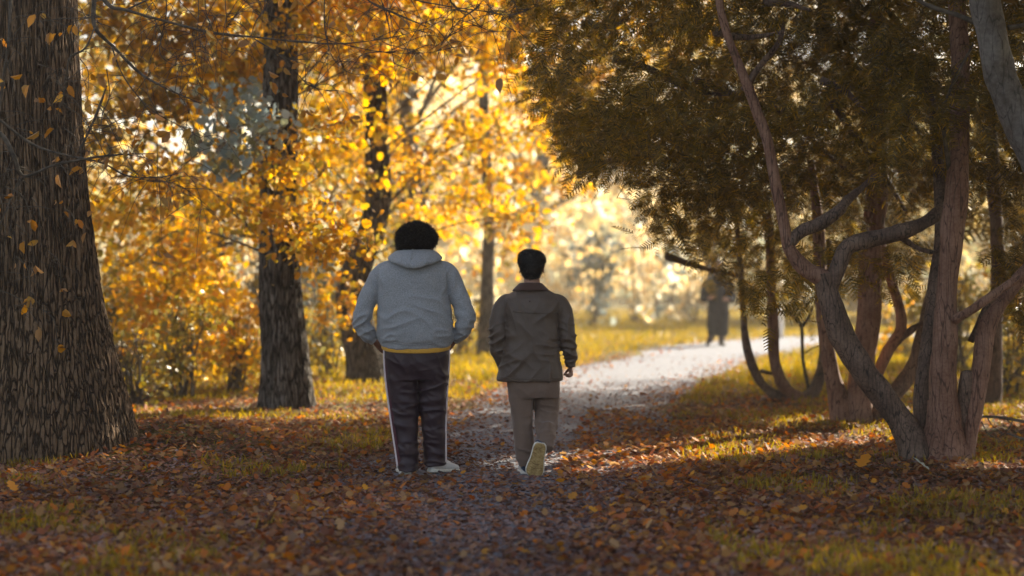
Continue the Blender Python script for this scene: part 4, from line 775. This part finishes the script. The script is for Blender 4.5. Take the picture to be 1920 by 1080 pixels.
rings(b, [ring2(700,950,1048,.14), ring2(725,951,1048.5,.145,-.005), ring2(745,954,1049,.13)], 44, 4)
rings(b, [ring2(725,952,999,.12), ring2(750,955,999,.115), ring2(776,960,999,.10), ring2(815,963,1000,.088,.0), ring2(845,965,1003,.085,.0), ring2(860,969,1003,.082,.0), ring2(874,974,1001,.076,.005)], 40, 5)
# bent right leg: thigh down, shin going back towards the camera so the foot hangs on its toe
b.tube([U2(1022,715,0), U2(1024,745,.03), U2(1025,772,.05)], [.105,.098,.088], 26, 4)
b.tube([U2(1025,768,.05), U2(1024,790,-.02), U2(1023,815,-.12), U2(1024,838,-.19)], [.086,.078,.066,.050], 26, 5)
fo = folds([(U2(1024,790,-.1),(.12,-.4,1),.022,.075,.010),(U2(1024,775,-.08),(.1,0,1),.026,.06,.010),(U2(1025,822,-.2),(-.2,0,1),.020,.05,.008),(U2(985,860,-.08),(.35,0,1),.026,.07,.009),(U2(980,770,-.1),(.8,0,.7),.05,.12,.006),(U2(1015,730,-.12),(-.5,0,1),.04,.1,.005)], .005, 6, 6)
remesh(b, 'trousers', M_TROU, w2, .0065, 4, .5, fo)
b = MB()
rings(b, [ring2(714,931.5,1055,.170,0,2.6,-.002), ring2(706,931,1056,.172,0,2.6), ring2(680,937,1053,.165,0,2.6), ring2(640,944,1048,.155,-.005,2.6), ring2(605,947,1045,.148,-.008,2.6),
          ring2(580,943,1050,.142,-.008,2.6), ring2(562,943,1053,.13,-.005,2.4), ring2(553,950,1046,.112,0,2.2), ring2(546,962,1033,.09,0,2.1), ring2(538,976,1018,.075,0,2)], 64, 5)
b.tube([U2(964,562), U2(947,572,0), U2(937.5,594,-.01), U2(934.5,622,-.025), U2(935,650,-.02), U2(939,672,.005), U2(944,688,.03)], [.055,.072,.070,.068,.060,.050,.040], 24, 5)
b.tube([U2(1032,562), U2(1049,572,0), U2(1058.5,594,-.01), U2(1063,622,-.02), U2(1066,648,-.015), U2(1068,672,.005), U2(1070,686,.02)], [.055,.072,.068,.064,.056,.046,.036], 24, 5)
fo = folds([(U2(932,635,-.05),(-.3,0,1),.030,.09,.009),(U2(1066,645,-.05),(.3,0,1),.028,.09,.009),(U2(1068,675,0),(-.2,0,1),.018,.05,.007),(U2(955,590,-.1),(1,0,.35),.04,.1,.006),(U2(1042,600,-.1),(-1,0,.35),.04,.1,.006),
            (U2(985,640,-.16),(.75,0,.6),.075,.16,.006),(U2(960,690,-.15),(-.6,0,1),.04,.10,.007),(U2(1030,655,-.14),(.15,0,1),.035,.06,.006),(U2(1020,700,-.15),(1,0,.1),.06,.1,.005)], .006, 5, 12)
jk = remesh(b, 'jacket', M_JACK, w2, .0065, 6, .5, fo)
b = MB(); G = []
for u in np.linspace(-1, 1, 33):                # folded corduroy collar
    a = u*rad(140); ring = []
    for v in np.linspace(0, 2*math.pi, 14, endpoint=False):
        q = (1-math.cos(v))/2; h = .056; z = U2(0, 529.5).z-h*q-.012*abs(u)**2; out = .007*math.sin(v)+.040*q**1.3
        ring.append(((.078+out*1.35)*math.sin(a)+U2(995,0).x, -(.070+out)*math.cos(a), z))
    G.append(ring)
b.grid(np.array(G)); b.build('collar', M_CORD, jk)
def seam(pts, r=.0028, m=M_JACK, nm='seam', par=None):
    """piping laid on the back of the jacket: each point is moved onto the cloth"""
    from mathutils.bvhtree import BVHTree
    me = (par or jk).data; bv = BVHTree.FromPolygons([v.co for v in me.vertices], [p.vertices for p in me.polygons]); A = crom(np.array([tuple(p) for p in pts]), 8); out = []
    for p in A:
        h = bv.ray_cast(Vector((p[0], -1, p[2])), Vector((0, 1, 0)))
        if h[0] is not None: out.append(h[0]+Vector((0, -r*.25, 0)))
    b = MB(); b.tube(out, [r]*len(out), 6, 1); return b.build(nm, m, par or jk)
seam([U2(961,583), U2(980,585), U2(1000,585.5), U2(1046,586.5)], .0042, nm='yoke_seam'); seam([U2(933,704), U2(960,706.5), U2(1000,708), U2(1054,706)], .0030, nm='hem_seam')
seam([U2(952,560), U2(949,580), U2(950,610)], .0035, nm='arm_seam'); seam([U2(1045,560), U2(1047,580), U2(1046,612)], .0035, nm='arm_seam')
seam([U1(712,508), U1(709.5,525), U1(711,552)], .0032, M_HOOD, 'arm_seam', sw); seam([U1(840,508), U1(839,525), U1(838.5,552)], .0032, M_HOOD, 'arm_seam', sw)
seam([U1(715,632), U1(745,641), U1(780,645), U1(815,641), U1(847,628)], .0028, M_HOOD, 'hem_seam', sw)
b = MB(); b.ball(U2(993,564,-.136), .006, 10, 6); b.build('stud', M_CORD, jk)
b = MB(); hc = U2(997,496,.0)                   # short hair
b.ball(hc+Vector((0,.005,.030)), (.099,.102,.074), 34, 22); b.ball(hc+Vector((0,0,.0)), (.083,.100,.085), 34, 22); b.ball(hc+Vector((0,-.014,-.045)), (.070,.085,.066), 28, 18); b.ball(hc+Vector((0,-.008,-.02)), (.076,.09,.07), 28, 18); b.ball(hc+Vector((-.02,.01,.055)), (.075,.09,.05), 28, 18)
hr = remesh(b, 'short_hair', M_HAIR, w2, .0055, 3, .5, lambda co: .004*fbm(np.asarray(co, float)*22, 14, 3))
c_, n_ = co_no(hr); fuzz(c_, n_, 11000, .014, .0016, M_HAIR, 'hair_tips', hr, np.random.default_rng(6), .7)
shoe(w2, Matrix.Translation(U2(987.5,890.5,-.03)) @ Matrix.Rotation(rad(3), 4, 'Z'), .275, .104, M_SHOE, M_SOLE, None, M_NAVY)
# right shoe: hangs toe-down, sole facing back
fm = Matrix.Translation(U2(1013,826,-.235)) @ Matrix.Rotation(rad(8), 4, 'Y') @ Matrix.Rotation(rad(-74), 4, 'X') @ Matrix.Rotation(rad(4), 4, 'Z')
shoe(w2, fm, .262, .128, M_NAVY, M_SOLE, M_TAN)
# ---- third person, far along the path, in a long dark coat
K3 = 38.6/FPX; G3 = HOR+CH*FPX/38.6
def U3(px, py, d=0.): return Vector(((px-1345)*K3, d, (G3-py)*K3))
w3 = thing('person', ((1345-960)*K3, 38.6, 0), 'distant person in a long dark navy coat walking on the bright bend of the path', 'person')
def ring3(py, x0, x1, ry, yc=0., e=2.3, tl=0.): a = U3((x0+x1)/2, py); return (a.z, a.x, yc, (x1-x0)/2*K3, ry, e, tl)
HC3 = U3(1346, 496, -.02); b = MB(); head(b, HC3, .98, 0, -1); b.tube([U3(1346,520), U3(1346,508), U3(1346,500)], [.07,.055,.05], 14, 3)
rings(b, [ring3(590,1331,1361,.1), ring3(550,1332,1360,.1), ring3(527,1330,1362,.09), ring3(518,1340,1352,.05)], 28, 3)
b.tube([U3(1329,530), U3(1321,548,.02), U3(1319,560,0), U3(1328,559,-.18)], [.05,.045,.04,.027], 12, 4); b.tube([U3(1363,530), U3(1371,546,.02), U3(1374,560,.0), U3(1364,562,-.17)], [.05,.045,.04,.027], 12, 4)
hand(b, U3(1329,558.5,-.19), (.8,-.4,.1), (.1,0,1), (-.3,-1,0), .9, .8); hand(b, U3(1363,562,-.18), (-.8,-.4,.1), (.1,0,1), (.3,-1,0), .9, .8)
b.tube([U3(1338,585), U3(1336,615,.05), U3(1330,640,.16)], [.085,.06,.045], 14, 4); b.tube([U3(1353,585), U3(1353,615,-.02), U3(1351,642,-.05)], [.085,.06,.05], 14, 4)
remesh(b, 'body', M_SKIN2, w3, .007, 3); eyes(w3, HC3, .98, 0, -1)
b = MB(); rings(b, [ring3(628,1327,1364,.19,0), ring3(610,1325,1366,.19,0), ring3(585,1326,1366,.17), ring3(560,1328,1366,.15), ring3(540,1326,1367,.15), ring3(528,1326,1366,.14), ring3(521,1334,1358,.10), ring3(516,1339,1353,.08)], 44, 4)
b.tube([U3(1333,528), U3(1326,532), U3(1321,548,.02), U3(1319,560,0), U3(1327,559.5,-.16)], [.07,.085,.08,.075,.055], 18, 4); b.tube([U3(1360,528), U3(1367,532), U3(1372,546,.02), U3(1374,560,0), U3(1366,562,-.15)], [.07,.085,.08,.075,.055], 18, 4)
remesh(b, 'long_coat', M_COAT, w3, .01, 5, .5, folds([(U3(1345,610,-.2),(1,0,.05),.09,.3,.012)], .008, 4, 2))
b = MB(); b.tube([U3(1338,620,.02), U3(1336,628,.06), U3(1331,641,.15)], [.075,.065,.055], 16, 4); b.tube([U3(1353,620), U3(1353,630,-.03), U3(1352,645,-.05)], [.075,.068,.058], 16, 4)
b.build('trousers', M_PANT, w3)
b = MB(); hc = HC3+Vector((0,.012,.02)); b.ball(hc+Vector((0,.01,.012)), (.092,.10,.10), 26, 16); b.ball(hc+Vector((0,.05,-.06)), (.085,.06,.10), 22, 14); remesh(b, 'dark_hair', M_HAIR, w3, .009, 3)
shoe(w3, Matrix.Translation(U3(1329,645,.20)) @ Matrix.Rotation(rad(175), 4, 'Z') @ Matrix.Rotation(rad(-28), 4, 'X'), .27, .10, M_HAIR, M_PANT)
shoe(w3, Matrix.Translation(U3(1351,648.2,.05)) @ Matrix.Rotation(rad(-170), 4, 'Z'), .27, .10, M_HAIR, M_PANT)
LOCAL[0] = False
# ---------------------------------------------------------------- haze
HZ = N_ = None
me = bpy.data.meshes.new('haze'); bm = bmesh.new(); bmesh.ops.create_cube(bm, size=1); bm.to_mesh(me); bm.free()
o = bpy.data.objects.new('haze', me); C.objects.link(o); o.scale = (270, 236, 23.0); o.location = (0, 51, 10.4); tag(o, 'warm autumn haze in the air between the trees', None, None, 'stuff')
hm = bpy.data.materials.new('haze'); hm.use_nodes = True; t = hm.node_tree; t.nodes.clear(); out = t.nodes.new('ShaderNodeOutputMaterial')
v = t.nodes.new('ShaderNodeVolumePrincipled'); v.inputs['Color'].default_value = (.93,.88,.82,1); v.inputs['Density'].default_value = .0012; v.inputs['Anisotropy'].default_value = .6
t.links.new(v.outputs[0], out.inputs['Volume']); me.materials.append(hm)
